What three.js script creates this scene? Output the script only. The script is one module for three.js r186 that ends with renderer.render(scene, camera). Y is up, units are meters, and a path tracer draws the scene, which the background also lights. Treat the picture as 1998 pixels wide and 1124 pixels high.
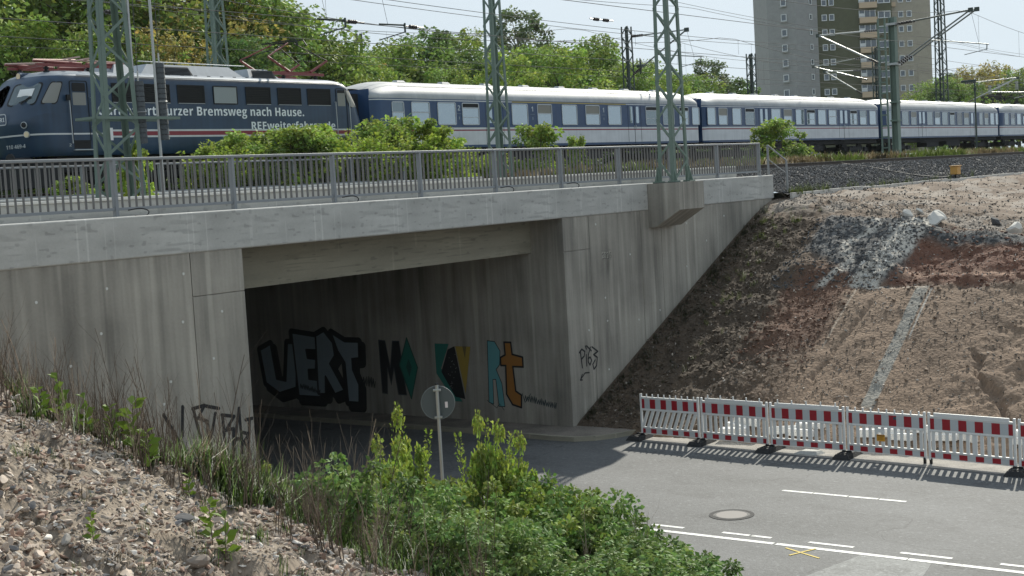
import * as THREE from 'three';
import { RoundedBoxGeometry } from 'three/addons/geometries/RoundedBoxGeometry.js';
import { mergeGeometries } from 'three/addons/utils/BufferGeometryUtils.js';

// ---------------------------------------------------------------- camera, sky, sun, exposure
const scene = new THREE.Scene();
const camera = new THREE.PerspectiveCamera(23.03, 16 / 9, 0.1, 3000);
{
  const yaw = THREE.MathUtils.degToRad(53.248), pitch = THREE.MathUtils.degToRad(-4.196), roll = THREE.MathUtils.degToRad(-3.263);
  const f = new THREE.Vector3(Math.sin(yaw) * Math.cos(pitch), Math.sin(pitch), -Math.cos(yaw) * Math.cos(pitch));
  const r = new THREE.Vector3(Math.cos(yaw), 0, Math.sin(yaw)), u = new THREE.Vector3().crossVectors(r, f);
  const r2 = r.clone().multiplyScalar(Math.cos(roll)).addScaledVector(u, Math.sin(roll)), u2 = u.clone().multiplyScalar(Math.cos(roll)).addScaledVector(r, -Math.sin(roll));
  camera.position.set(-30.886, 6.678, 21.285);
  camera.quaternion.setFromRotationMatrix(new THREE.Matrix4().makeBasis(r2, u2, f.clone().negate()));
}
const SUN = new THREE.Vector3(1.43, 1, -0.36).normalize();
{
  const W = 256, H = 128, d = new Float32Array(W * H * 4), dir = new THREE.Vector3();
  for (let j = 0; j < H; j++) for (let i = 0; i < W; i++) {
    const up = ((j + 0.5) / H - 0.5) * Math.PI, az = ((i + 0.5) / W - 0.5) * 2 * Math.PI;
    dir.set(Math.cos(up) * Math.cos(az), Math.sin(up), Math.cos(up) * Math.sin(az));
    const h = Math.max(0, Math.sin(up)), t = Math.pow(h, 0.6), c = Math.max(0, dir.dot(SUN)), glow = 0.25 * Math.pow(c, 6) + 0.35 * Math.pow(c, 40);
    const veil = 0.02 * Math.sin(dir.x * 7 + 3 * Math.sin(dir.z * 5 + dir.y * 9)) * Math.sin(dir.y * 23 + 2 * dir.z);
    const k = (j * W + i) * 4;
    d[k] = 0.475 - 0.1 * t + glow + veil; d[k + 1] = 0.55 - 0.1 * t + glow * 0.97 + veil; d[k + 2] = 0.6 - 0.07 * t + glow * 0.92 + veil; d[k + 3] = 1;
  }
  const sky = new THREE.DataTexture(d, W, H, THREE.RGBAFormat, THREE.FloatType);
  sky.mapping = THREE.EquirectangularReflectionMapping; sky.magFilter = THREE.LinearFilter; sky.minFilter = THREE.LinearFilter; sky.needsUpdate = true;
  scene.background = sky; scene.environment = sky;
}
const sun = new THREE.DirectionalLight(new THREE.Color(1, 0.95, 0.83), 4.3);
sun.position.copy(SUN).multiplyScalar(150); sun.target.position.set(0, 0, 0); sun.castShadow = true; sun.shadow.radius = 1.2;
Object.assign(sun.shadow.camera, { left: -90, right: 90, top: 90, bottom: -90, near: 1, far: 500 }); sun.shadow.mapSize.set(4096, 4096);
scene.add(sun, sun.target);
const renderer = new THREE.WebGLRenderer({ antialias: true });
renderer.shadowMap.enabled = true; renderer.toneMapping = THREE.LinearToneMapping; renderer.toneMappingExposure = 1.38;
scene.fog = new THREE.FogExp2(new THREE.Color(0.78, 0.84, 0.88), 0.0001);

// ---------------------------------------------------------------- helpers
function rng(seed) { let a = seed >>> 0; return () => { a = (a + 0x6d2b79f5) | 0; let t = Math.imul(a ^ (a >>> 15), 1 | a); t = (t + Math.imul(t ^ (t >>> 7), 61 | t)) ^ t; return ((t ^ (t >>> 14)) >>> 0) / 4294967296; }; }
const V = (x, y, z) => new THREE.Vector3(x, y, z);
const clamp = (x, a = 0, b = 1) => Math.min(b, Math.max(a, x)), mix = (a, b, t) => a + (b - a) * t, sst = (a, b, x) => { const t = clamp((x - a) / (b - a)); return t * t * (3 - 2 * t); };
const HASH = new Float32Array(65536); { const r = rng(77); for (let i = 0; i < 65536; i++) HASH[i] = r(); }
const hsh = (x, y) => HASH[((x & 255) << 8 | (y & 255))];
function vnoise(x, y, px = 256, py = 256) {           // value noise, tiles every px by py cells
  const xi = Math.floor(x), yi = Math.floor(y), fx = x - xi, fy = y - yi, sx = fx * fx * (3 - 2 * fx), sy = fy * fy * (3 - 2 * fy);
  const m = (v, p) => ((v % p) + p) % p, x0 = m(xi, px), x1 = m(xi + 1, px), y0 = m(yi, py), y1 = m(yi + 1, py);
  return mix(mix(hsh(x0, y0), hsh(x1, y0), sx), mix(hsh(x0, y1), hsh(x1, y1), sx), sy);
}
function fbm(x, y, oct = 4, p = 256, q = p) { let s = 0, a = 0.5, n = 0; for (let o = 0; o < oct; o++) { s += a * vnoise(x, y, p, q); n += a; x *= 2; y *= 2; p = Math.min(256, p * 2); q = Math.min(256, q * 2); a *= 0.5; } return s / n; }
function texture(w, h, fn, metres, metresY = metres, srgb = true) {     // fn(u, v) in 0..1 -> [r, g, b] linear 0..1
  const d = new Uint8Array(w * h * 4), enc = (c) => 255 * clamp(srgb ? (c <= 0.0031308 ? 12.92 * c : 1.055 * Math.pow(c, 1 / 2.4) - 0.055) : c);
  for (let j = 0; j < h; j++) for (let i = 0; i < w; i++) { const c = fn((i + 0.5) / w, (j + 0.5) / h), k = (j * w + i) * 4; d[k] = enc(c[0]); d[k + 1] = enc(c[1]); d[k + 2] = enc(c[2]); d[k + 3] = 255; }
  const t = new THREE.DataTexture(d, w, h); t.wrapS = t.wrapT = THREE.RepeatWrapping; t.magFilter = THREE.LinearFilter; t.minFilter = THREE.LinearMipmapLinearFilter; t.generateMipmaps = true;
  if (srgb) t.colorSpace = THREE.SRGBColorSpace; t.repeat.set(1 / metres, 1 / metresY); t.needsUpdate = true; return t;
}
const lin = (r, g, b) => new THREE.Color().setRGB(r, g, b);
function std(r, g, b, rough = 0.8, extra = {}) { return new THREE.MeshStandardMaterial({ color: lin(r, g, b), roughness: rough, metalness: 0, ...extra }); }
class Geo {                                            // collects flat-shaded pieces, uv in metres
  constructor() { this.p = []; this.n = []; this.u = []; this.c = null; }
  tri(a, b, c) {
    const n = V().crossVectors(b.clone().sub(a), c.clone().sub(a)).normalize(), ax = Math.abs(n.x), ay = Math.abs(n.y), az = Math.abs(n.z);
    for (const q of [a, b, c]) { this.p.push(q.x, q.y, q.z); this.n.push(n.x, n.y, n.z); if (ay >= ax && ay >= az) this.u.push(q.x, q.z); else if (ax > az) this.u.push(q.z, q.y); else this.u.push(q.x, q.y); }
    return this;
  }
  quad(a, b, c, d) { return this.tri(a, b, c).tri(a, c, d); }
  hexa(v) { const f = [[0, 3, 2, 1], [4, 5, 6, 7], [0, 1, 5, 4], [1, 2, 6, 5], [2, 3, 7, 6], [3, 0, 4, 7]]; for (const q of f) this.quad(...q.map((i) => v[i])); return this; }
  box(x0, x1, y0, y1, z0, z1) { return this.hexa([V(x0, y0, z1), V(x1, y0, z1), V(x1, y0, z0), V(x0, y0, z0), V(x0, y1, z1), V(x1, y1, z1), V(x1, y1, z0), V(x0, y1, z0)].map((q) => q)); }
  bar(a, b, w, h = w, up = V(0, 1, 0)) {
    const d = b.clone().sub(a).normalize(); let s = V().crossVectors(d, up); if (s.lengthSq() < 1e-6) s = V().crossVectors(d, V(1, 0, 0)); s.normalize(); const t = V().crossVectors(s, d).normalize();
    const o = (q, i, j) => q.clone().addScaledVector(s, i * w / 2).addScaledVector(t, j * h / 2);
    return this.hexa([o(a, -1, -1), o(a, 1, -1), o(b, 1, -1), o(b, -1, -1), o(a, -1, 1), o(a, 1, 1), o(b, 1, 1), o(b, -1, 1)]);
  }
  cyl(a, b, r0, r1 = r0, seg = 8, caps = true) {
    const d = b.clone().sub(a).normalize(); let s = V().crossVectors(d, Math.abs(d.y) > 0.9 ? V(1, 0, 0) : V(0, 1, 0)).normalize(); const t = V().crossVectors(d, s);
    const at = (q, r, k) => { const an = k / seg * Math.PI * 2; return q.clone().addScaledVector(s, r * Math.cos(an)).addScaledVector(t, r * Math.sin(an)); };
    const L = a.distanceTo(b);
    for (let k = 0; k < seg; k++) {
      const q = [at(a, r0, k), at(a, r0, k + 1), at(b, r1, k + 1), at(b, r1, k)], nn = [k, k + 1, k + 1, k].map((j) => { const an = j / seg * Math.PI * 2; return s.clone().multiplyScalar(Math.cos(an)).addScaledVector(t, Math.sin(an)); });
      for (const i of [0, 1, 2, 0, 2, 3]) { this.p.push(q[i].x, q[i].y, q[i].z); this.n.push(nn[i].x, nn[i].y, nn[i].z); this.u.push((i === 1 || i === 2 ? k + 1 : k) / seg * 6.283 * r0, i > 1 ? L : 0); }
      if (caps) { if (r0 > 0.004) this.tri(a, q[1], q[0]); if (r1 > 0.004) this.tri(b, q[3], q[2]); }
    }
    return this;
  }
  prism(poly, z0, z1, map = (x, y, z) => V(x, y, z)) {   // poly [[x,y]...] counter-clockwise, extruded along z
    const n = poly.length, tr = THREE.ShapeUtils.triangulateShape(poly.map((q) => new THREE.Vector2(q[0], q[1])), []);
    for (const [a, b, c] of tr) { const A = (i, z) => map(poly[i][0], poly[i][1], z); this.tri(A(a, z1), A(b, z1), A(c, z1)); this.tri(A(a, z0), A(c, z0), A(b, z0)); }
    for (let i = 0; i < n; i++) { const j = (i + 1) % n; this.quad(map(...poly[i], z0), map(...poly[j], z0), map(...poly[j], z1), map(...poly[i], z1)); }
    return this;
  }
  geo() {
    const g = new THREE.BufferGeometry(); g.setAttribute('position', new THREE.Float32BufferAttribute(this.p, 3)); g.setAttribute('normal', new THREE.Float32BufferAttribute(this.n, 3)); g.setAttribute('uv', new THREE.Float32BufferAttribute(this.u, 2));
    if (this.c) g.setAttribute('color', new THREE.Float32BufferAttribute(this.c, 3)); return g;
  }
}
function metric(g) {                                   // uv in metres by dominant face direction
  g = g.index ? g.toNonIndexed() : g; const p = g.attributes.position, u = new Float32Array(p.count * 2), a = V(), b = V(), c = V();
  for (let i = 0; i < p.count; i += 3) {
    a.fromBufferAttribute(p, i); b.fromBufferAttribute(p, i + 1); c.fromBufferAttribute(p, i + 2); const n = V().crossVectors(b.clone().sub(a), c.clone().sub(a)), ax = Math.abs(n.x), ay = Math.abs(n.y), az = Math.abs(n.z);
    [a, b, c].forEach((q, k) => { const o = (i + k) * 2; if (ay >= ax && ay >= az) { u[o] = q.x; u[o + 1] = q.z; } else if (ax > az) { u[o] = q.z; u[o + 1] = q.y; } else { u[o] = q.x; u[o + 1] = q.y; } });
  }
  g.setAttribute('uv', new THREE.BufferAttribute(u, 2)); return g;
}
function rbox(x0, x1, y0, y1, z0, z1, r = 0.015) { return metric(new RoundedBoxGeometry(x1 - x0, y1 - y0, z1 - z0, 2, r).translate((x0 + x1) / 2, (y0 + y1) / 2, (z0 + z1) / 2)); }
const taken = {};
function numbered(n) { const k = taken[n] ?? 0; taken[n] = k + 1; return k ? n + '_' + String(k).padStart(3, '0') : n; }
function mesh(name, g, m, parent) { const o = new THREE.Mesh(g instanceof Geo ? g.geo() : g, m); o.name = name; o.castShadow = o.receiveShadow = true; parent.add(o); return o; }
function tag(o, label, category, group) { o.userData.label = label; o.userData.category = category; if (group) o.userData.group = group; return o; }
function thing(name, label, category, at = [0, 0, 0], turn = 0, group) { const o = new THREE.Group(); o.name = numbered(name); o.position.set(...at); o.rotation.y = turn; scene.add(o); return tag(o, label, category, group); }
function single(name, label, category, g, m, group) { return tag(mesh(numbered(name), g, m, scene), label, category, group); }
function struct(name, g, m, label, category) { const o = mesh(numbered(name), g, m, scene); o.userData.kind = 'structure'; o.userData.label = label; o.userData.category = category; return o; }
function copyOf(o, at, turn = 0, label, scale = 1) { const c = o.clone(); c.name = numbered(o.name.replace(/_\d{3}$/, '')); c.userData = { ...o.userData }; if (label) c.userData.label = label; c.position.set(...at); c.rotation.y = turn; if (scale !== 1) c.scale.multiplyScalar(scale); scene.add(c); return c; }
function grid(x0, x1, nx, z0, z1, nz, h) {              // height field with uv = (x, z) metres
  const p = [], u = [], ix = []; for (let j = 0; j <= nz; j++) for (let i = 0; i <= nx; i++) { const x = mix(x0, x1, i / nx), z = mix(z0, z1, j / nz); p.push(x, h(x, z), z); u.push(x, z); }
  for (let j = 0; j < nz; j++) for (let i = 0; i < nx; i++) { const a = j * (nx + 1) + i, b = a + 1, c = a + nx + 1, d = c + 1; ix.push(a, c, b, b, c, d); }
  const g = new THREE.BufferGeometry(); g.setAttribute('position', new THREE.Float32BufferAttribute(p, 3)); g.setAttribute('uv', new THREE.Float32BufferAttribute(u, 2)); g.setIndex(ix); g.computeVertexNormals(); return g;
}
function stone(seed, flat = 0.6, long = 1.2) {           // one broken, angular stone, about 1 across
  const r = rng(seed), g = new THREE.IcosahedronGeometry(0.5, 1), p = g.attributes.position, q = V(), cuts = []; for (let i = 0; i < 9; i++) cuts.push([V(r() - 0.5, r() - 0.5, r() - 0.5).normalize(), 0.2 + r() * 0.17]);
  for (let i = 0; i < p.count; i++) { q.fromBufferAttribute(p, i); for (let k = 0; k < 2; k++) for (const [n, d] of cuts) { const e = q.dot(n) - d; if (e > 0) q.addScaledVector(n, -e); } p.setXYZ(i, q.x * long * 1.25, q.y * flat * 1.25, q.z); }
  g.computeVertexNormals(); return g;
}
function scatter(name, geos, m, spots, parent, colour) {   // stuff: uncountable pieces. spots [x,y,z,size,seed]
  geos.forEach((g, gi) => {
    const mine = spots.filter((_, i) => i % geos.length === gi), im = new THREE.InstancedMesh(g, m, mine.length), M = new THREE.Matrix4(), q = new THREE.Quaternion(), e = new THREE.Euler(), r = rng(900 + gi);
    mine.forEach((s, i) => { e.set((r() - 0.5) * (s[4] ?? 1), r() * 6.283, (r() - 0.5) * (s[4] ?? 1)); q.setFromEuler(e); const k = s[3]; M.compose(V(s[0], s[1], s[2]), q, V(k, k * (s[5] ?? 1), k)); im.setMatrixAt(i, M); if (colour) im.setColorAt(i, colour(r, s)); });
    im.name = gi ? name + '_' + String(gi).padStart(3, '0') : name; im.userData.kind = 'stuff'; im.castShadow = im.receiveShadow = true; parent.add(im);
  });
}

// ---------------------------------------------------------------- materials
const T = {};
T.concrete = texture(1024, 1024, (u, v) => {
  const board = vnoise(u * 96, v * 2, 96, 2), fine = vnoise(u * 220, v * 9, 220, 9), run = Math.pow(vnoise(u * 46, v * 3 + 3, 46, 3), 3), big = fbm(u * 5, v * 5, 4, 5), g = vnoise(u * 250, v * 250, 250, 250);
  let a = 0.295 + 0.065 * (board - 0.5) + 0.055 * (fine - 0.5) - 0.11 * run + 0.2 * (big - 0.5) + 0.02 * (g - 0.5); const w = sst(0.74, 0.86, vnoise(u * 60, v * 2 + 9, 60, 2)); a += 0.07 * w;
  return [a * 1.055, a * 0.985, a * 0.85];
}, 9.7, 6.4);
T.beam = texture(1024, 512, (u, v) => {
  const big = fbm(u * 8, v * 5, 5, 8, 5), band = vnoise(u * 5, v * 30, 5, 30), f = vnoise(u * 240, v * 120, 240, 120), cr = sst(0.80, 0.9, vnoise(u * 40, v * 46, 40, 46)), st = sst(0.62, 0.85, vnoise(u * 16, v * 60 + 2, 16, 60)) * sst(0.45, 0.7, big), drip = sst(0.84, 0.95, vnoise(u * 90, v * 2, 90, 2));
  let a = 0.43 + 0.22 * (big - 0.5) + 0.07 * (band - 0.5) + 0.03 * (f - 0.5) - 0.09 * cr - 0.1 * st + 0.09 * drip; return [a * 1.0, a * 0.99, a * 0.93];
}, 6, 3);
T.asphalt = texture(1024, 1024, (u, v) => {
  const f = vnoise(u * 256, v * 256, 256, 256), f2 = vnoise(u * 130, v * 128 + 7, 130, 128), b = fbm(u * 6, v * 3, 4, 6, 3), lane = vnoise(u * 11, v * 2, 11, 2), st = sst(0.66, 0.8, fbm(u * 14, v * 9 + 4, 3, 14, 9)), l = sst(0.8, 0.95, f2);
  const a = 0.105 + 0.04 * (f - 0.5) + 0.02 * (f2 - 0.5) + 0.05 * (b - 0.5) + 0.022 * (lane - 0.5) - 0.016 * st + 0.035 * l; const cr = 1 - sst(0.0, 0.012, Math.abs(fbm(u * 4 + 0.5, v * 4, 4, 4) - 0.5)); const k = a - 0.035 * cr * sst(0.5, 0.6, vnoise(u * 3, v * 3, 3, 3)); return [k * 0.975, k * 1.0, k * 1.01];
}, 7);
T.asphaltBump = texture(512, 512, (u, v) => { const f = vnoise(u * 200, v * 200, 200, 200); return [f, f, f]; }, 3, 3, false);
T.paint = texture(256, 256, (u, v) => { const f = fbm(u * 20, v * 20, 4, 20), c = sst(0.62, 0.7, f); const a = 0.62 - 0.3 * c + 0.06 * (vnoise(u * 120, v * 120, 120, 120) - 0.5); return [a, a, a * 0.97]; }, 1.1);
T.soil = texture(512, 512, (u, v) => { const b = fbm(u * 6, v * 6, 5, 6), f = vnoise(u * 128, v * 128, 128, 128), a = 0.15 + 0.12 * (b - 0.5) + 0.07 * (f - 0.5); return [a * 1.05, a * 0.9, a * 0.74]; }, 3);
T.grass = texture(512, 512, (u, v) => { const b = fbm(u * 8, v * 8, 5, 8), f = vnoise(u * 128, v * 128, 128, 128), a = 0.09 + 0.07 * (b - 0.5) + 0.05 * (f - 0.5), d = sst(0.5, 0.65, fbm(u * 5 + 3, v * 5, 3, 5)); return [mix(a * 0.8, a * 1.5, d), mix(a, a * 1.3, d), mix(a * 0.35, a * 0.95, d)]; }, 6);
T.ballast = texture(512, 512, (u, v) => { const f = vnoise(u * 70, v * 70, 70, 70), g = vnoise(u * 150, v * 150, 150, 150), a = 0.03 + 0.12 * f * f + 0.05 * (g - 0.4); return [a, a * 0.98, a * 0.98]; }, 3.5);
T.bump = texture(512, 512, (u, v) => { const f = fbm(u * 24, v * 24, 4, 24); return [f, f, f]; }, 1.5, 1.5, false);
const M = {
  concrete: new THREE.MeshStandardMaterial({ map: T.concrete, roughness: 0.9, bumpMap: T.bump, bumpScale: 0.004 }),
  beam: new THREE.MeshStandardMaterial({ map: T.beam, roughness: 0.88, bumpMap: T.bump, bumpScale: 0.005 }),
  asphalt: new THREE.MeshStandardMaterial({ map: T.asphalt, roughness: 0.82, bumpMap: T.asphaltBump, bumpScale: 0.004 }),
  paint: new THREE.MeshStandardMaterial({ map: T.paint, roughness: 0.7 }),
  yellowPaint: std(0.55, 0.42, 0.1, 0.8),
  soil: new THREE.MeshStandardMaterial({ map: T.soil, roughness: 1, bumpMap: T.bump, bumpScale: 0.02 }),
  grassGround: new THREE.MeshStandardMaterial({ map: T.grass, roughness: 1 }),
  ballast: new THREE.MeshStandardMaterial({ map: T.ballast, roughness: 0.95, bumpMap: T.bump, bumpScale: 0.04 }),
  galv: std(0.25, 0.262, 0.272, 0.55, { metalness: 0.3 }),
  galvDark: std(0.17, 0.165, 0.16, 0.6, { metalness: 0.3 }),
  mast: std(0.15, 0.205, 0.168, 0.62, { metalness: 0.1 }),
  mastDark: std(0.05, 0.068, 0.06, 0.65, { metalness: 0.2 }),
  steelPale: std(0.42, 0.43, 0.42, 0.4, { metalness: 0.6 }),
  rail: std(0.06, 0.045, 0.036, 0.7, { metalness: 0.3 }),
  railTop: std(0.5, 0.49, 0.47, 0.3, { metalness: 0.8 }),
  black: std(0.012, 0.012, 0.013, 0.7),
  rubber: std(0.02, 0.02, 0.021, 0.85),
  plastic: std(0.72, 0.72, 0.7, 0.5),
  stripeWhite: std(0.5, 0.53, 0.54, 0.45),
  stripeRed: std(0.32, 0.012, 0.022, 0.45),
  white: std(0.75, 0.75, 0.73, 0.6),
  wire: std(0.07, 0.075, 0.075, 0.9),
  deck: null, pavement: null,
  ceramic: std(0.05, 0.04, 0.038, 0.3),
};

{ const t = T.beam.clone(); t.repeat.set(1 / 11, 1 / 2.2); t.needsUpdate = true; M.deck = new THREE.MeshStandardMaterial({ map: t, color: lin(0.6, 0.56, 0.46), roughness: 0.9, bumpMap: T.bump, bumpScale: 0.004 }); M.pavement = new THREE.MeshStandardMaterial({ map: T.soil, roughness: 0.95, color: lin(1.1, 1.12, 1.15) }); }

// ---------------------------------------------------------------- terrain shapes
const CX = -30.886, CZ = 21.285;
const noise2 = (x, z) => fbm(x + 100, z + 100, 4) - 0.5;
function hillHeight(x, z) {                              // cutting slope beside the right abutment, x > 0
  const plat = 5.8 - 0.17 * Math.max(0, z - 0.6) + 0.05 * Math.max(0, -z), face = 0.47 * x + 0.06, k = 0.45, d = face - plat;
  let h = 0.5 * (face + plat - Math.sqrt(d * d + k * k)) + 0.05;
  const free = sst(0.02, 0.9, z);                        // stays tight against the wall
  const red = sst(5.2, 6.6, z) * sst(7.4, 8.2, x) * (1 - sst(9.0, 10.2, x));
  h -= 0.28 * red;
  const drape = sst(2.4, 3.2, z) * (1 - sst(5.9, 6.5, z)) * sst(6.8, 7.6, x) * (1 - sst(10.4, 11.2, x)); h += 0.16 * drape;
  const smooth = sst(4.6, 5.4, z + 0.12 * x) * (1 - sst(6.6, 7.0, x)), rough = mix(1, 0.35, smooth * (1 - sst(9, 10.5, z)));
  h += free * rough * (0.34 * noise2(x * 0.7, z * 0.7) + 0.15 * noise2(x * 2.3 + 9, z * 2.3) + 0.11 * noise2(x * 5.3, z * 5.3 + 4));
  const crack = Math.abs(z - 10.4 + 0.55 * (x - 2.2) + 0.9 * noise2(x * 1.7, z * 1.3)); h -= 0.16 * (1 - sst(0.02, 0.16, crack)) * sst(0.9, 1.4, x) * (1 - sst(3.6, 4.2, x));
  const rill = Math.abs(z - 5.95 - 0.05 * (x - 4) - 0.3 * noise2(x * 1.5, 3)); h -= 0.08 * (1 - sst(0.02, 0.12, rill)) * sst(1.6, 2.4, x) * (1 - sst(6.0, 6.6, x));
  return h * sst(-0.35, 0.35, x) - 0.03;
}
function moundHeight(x, z) {                             // rubble heap and bank on the other side of the road
  const dx = x - CX, dz = z - CZ, u = dx * 0.5984 + dz * 0.8012, v = dx * 0.8012 - dz * 0.5984;
  const front = 0.1 * (v - 14), back = -0.5 * (v - 14), d = front - back, crest = 0.5 * (front + back - Math.sqrt(d * d + 0.5));
  let heap = 5.3 - 0.57 * (u + 5.07) + crest; heap = Math.min(heap, 6.0 + 0.1 * noise2(x, z));
  const base = 0.28 * Math.max(0, -12.3 - x) + 0.04; const d2 = heap - base;
  let h = 0.5 * (heap + base + Math.sqrt(d2 * d2 + 0.2)) - 0.05;
  const away = sst(-11.5, -13, x);
  return h * away + away * (0.4 * noise2(x * 0.9, z * 0.9) + 0.14 * noise2(x * 2.6 + 5, z * 2.6) - 0.16 * (1 - sst(0.0, 0.05, Math.abs(noise2(x * 0.8 + 31, z * 0.8 + 12)))) + 0.05 * noise2(x * 9, z * 9)) - 0.04;
}
// lower ground, rail plateau, far ground
struct('ground', new Geo().quad(V(-400, -0.1, 400), V(400, -0.1, 400), V(400, -0.1, -160), V(-400, -0.1, -160)), M.soil, 'wide earth ground below the embankments', 'ground');
struct('ground', grid(-700, 900, 20, -900, -12.9, 20, (x, z) => 6.42), M.grassGround, 'grassy rail yard ground behind the bridge', 'ground');
struct('ground', grid(12.5, 400, 60, -12.9, -4.9, 6, (x, z) => 6.45 + 0.35 * noise2(x * 0.5, z * 0.5) + (z < -6 ? 0.25 : 0)), M.grassGround, 'grassy strip between the empty track and the train', 'ground');
struct('ground', grid(-300, -11.4, 10, -12.9, -1.2, 2, () => 6.3), M.ballast, 'gravel top of the railway embankment beside the bridge', 'ground');
struct('ground', grid(-120, -24.5, 30, -1.2, 26, 16, (x, z) => mix(6.3, 3.2, sst(-1.2, 9, z)) - 0.1), M.soil, 'earth bank running on beside the rubble heap', 'ground');
{
  const Z = (x, z) => {                                  // what lies where on the cutting slope (x, z in metres)
    const w = 0.9 * noise2(x * 1.1, z * 1.1) + 0.5 * noise2(x * 4, z * 4 + 7), n1 = vnoise(x * 13 + 300, z * 13 + 300), n2 = vnoise(x * 37 + 500, z * 37 + 400), n3 = vnoise(x * 60, z * 60 + 30), big = fbm(x * 0.9 + 40, z * 0.9 + 40, 4);
    let c = [0.14, 0.1, 0.073];                           // grey brown earth
    const put = (k, d) => { k = clamp(k); c = c.map((a, i) => mix(a, d[i], k)); };
    put(sst(5.0, 5.8, z + 0.1 * x + w * 0.6) * (1 - sst(6.7, 7.0, x + 0.2 * w)), [0.225, 0.165, 0.122]);       // trodden clay
    put((1 - sst(2.6, 4.4, z + 0.22 * (x - 6) + w)) * (1 - sst(10.5, 11.5, x)), [0.08, 0.06, 0.043]);        // mulch by the wall
    put(sst(2.8, 3.8, z + w) * (1 - sst(4.6, 5.6, z + w)) * sst(3.2, 4.6, x + w) * (1 - sst(7.2, 8.2, x)), [0.125, 0.068, 0.045]);  // reddish clods
    put(sst(5.6, 6.3, z + 0.3 * w) * sst(6.9, 7.3, x + 0.3 * w) * (1 - sst(9.3, 9.9, x + 0.5 * w)), [0.135, 0.066, 0.044]);          // red soil scarp
    put(sst(0.46, 0.56, vnoise(x * 2.2 + 60, z * 0.9 + 3)) * sst(5.6, 6.3, z) * sst(7.2, 7.5, x) * (1 - sst(8.0, 8.3, x)) * 0.7, [0.3, 0.2, 0.15]);
    const edge = 7.2 + 0.75 * Math.max(0, 4.9 - z);
    put(sst(2.6, 3.0, z + 0.3 * w) * (1 - sst(5.9, 6.2, z + 0.25 * w)) * sst(edge - 0.2, edge + 0.2, x + 0.4 * w) * (1 - sst(10.6, 11.1, x)), n1 > 0.55 ? [0.13, 0.135, 0.14] : [0.06, 0.063, 0.068]);   // dark gravel drape
    put(sst(5.5, 6.2, z) * sst(9.4, 9.8, x + 0.4 * w) * (1 - sst(10.2, 10.8, x + 0.4 * w)), n1 > 0.6 ? [0.12, 0.125, 0.13] : [0.05, 0.055, 0.06]);
    const spill = Math.min(Math.abs(z - 5.55 - 0.1 * (x - 8)) - 0.42, Math.abs(z - 4.35 + 0.25 * Math.sin(x * 3)) - 0.14);
    put((1 - sst(-0.15, 0.12, spill + 0.5 * w * 0.5)) * sst(6.75, 6.95, x) * (1 - sst(10.5, 11, x)) * sst(0.3, 0.5, n1 * 0.6 + n2 * 0.5), [0.46, 0.45, 0.42]);    // pale mortar spill
    put(sst(10.4, 11.4, x + 0.5 * w), mix(0, 1, big) > 0.52 ? [0.19, 0.155, 0.125] : [0.14, 0.104, 0.077]);      // top of the bank
    put(sst(10.8, 11.6, x) * sst(0.55, 0.62, fbm(x * 0.5 + 9, z * 2 + 8, 3)) * 0.7, [0.27, 0.25, 0.23]);
    const gz = 7.18 + 0.09 * (6.9 - x); put((1 - sst(0.15, 0.19, Math.abs(z - gz))) * (1 - sst(6.75, 6.82, x)) * sst(1.3, 1.6, x) * sst(0.18, 0.4, n1 * 0.5 + big * 0.6), [0.25, 0.25, 0.235]);  // poured strip
    put((1 - sst(0.02, 0.035, Math.abs(z - gz - 0.26))) * (1 - sst(6.75, 6.82, x)) * sst(4.3, 4.6, x), [0.36, 0.35, 0.33]);
    put((1 - sst(0.02, 0.04, Math.abs(z - 5.3 - 0.06 * (6.9 - x)))) * (1 - sst(6.6, 6.8, x)) * sst(3.6, 4.2, x) * 0.8, [0.42, 0.36, 0.3]);
    put((1 - sst(0.03, 0.06, Math.abs(x - 6.85))) * sst(5.4, 5.6, z) * (1 - sst(7.3, 7.4, z)), [0.45, 0.42, 0.38]);
    put((1 - sst(0.2, 1.2, x + 0.7 * w)) * 0.7 * sst(3, 4, z), [0.24, 0.18, 0.135]);
    const g = 0.62 + 0.34 * n1 + 0.3 * n2 + 0.3 * (n3 - 0.4) + 0.5 * (big - 0.5); return [c[0] * g * 0.93, c[1] * g * 0.88, c[2] * g * 0.82];
  };
  T.hill = texture(1280, 1280, (u, v) => Z(-1 + u * 16, -1 + v * 18), 1); T.hill.repeat.set(1 / 16, 1 / 18); T.hill.offset.set(1 / 16, 1 / 18); T.hill.wrapS = T.hill.wrapT = THREE.ClampToEdgeWrapping;
  T.plat = texture(1024, 1024, (u, v) => Z(14.5 + u * 40, v * 40).map((a) => a), 1); T.plat.repeat.set(1 / 40, 1 / 40); T.plat.offset.set(-14.5 / 40, 0);
  M.hill = new THREE.MeshStandardMaterial({ map: T.hill, roughness: 1, bumpMap: T.bump, bumpScale: 0.03 }); M.plat = new THREE.MeshStandardMaterial({ map: T.plat, roughness: 1, bumpMap: T.bump, bumpScale: 0.03 });
  const hill = struct('embankment', grid(-0.3, 15, 255, 0.004, 17, 280, hillHeight), M.hill, 'bare brown earth cutting slope with gravel and mortar spills', 'embankment');
  struct('embankment', grid(15, 140, 140, 0.004, 60, 60, (x, z) => hillHeight(x, z)), M.plat, 'flat gravelly top of the earth bank beyond the slope', 'embankment');
  struct('embankment', grid(-0.3, 15, 60, 17, 60, 80, hillHeight), M.soil, 'far end of the bare earth cutting beside the road', 'embankment');
  const r = rng(11), spots = [], clods = [];
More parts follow.
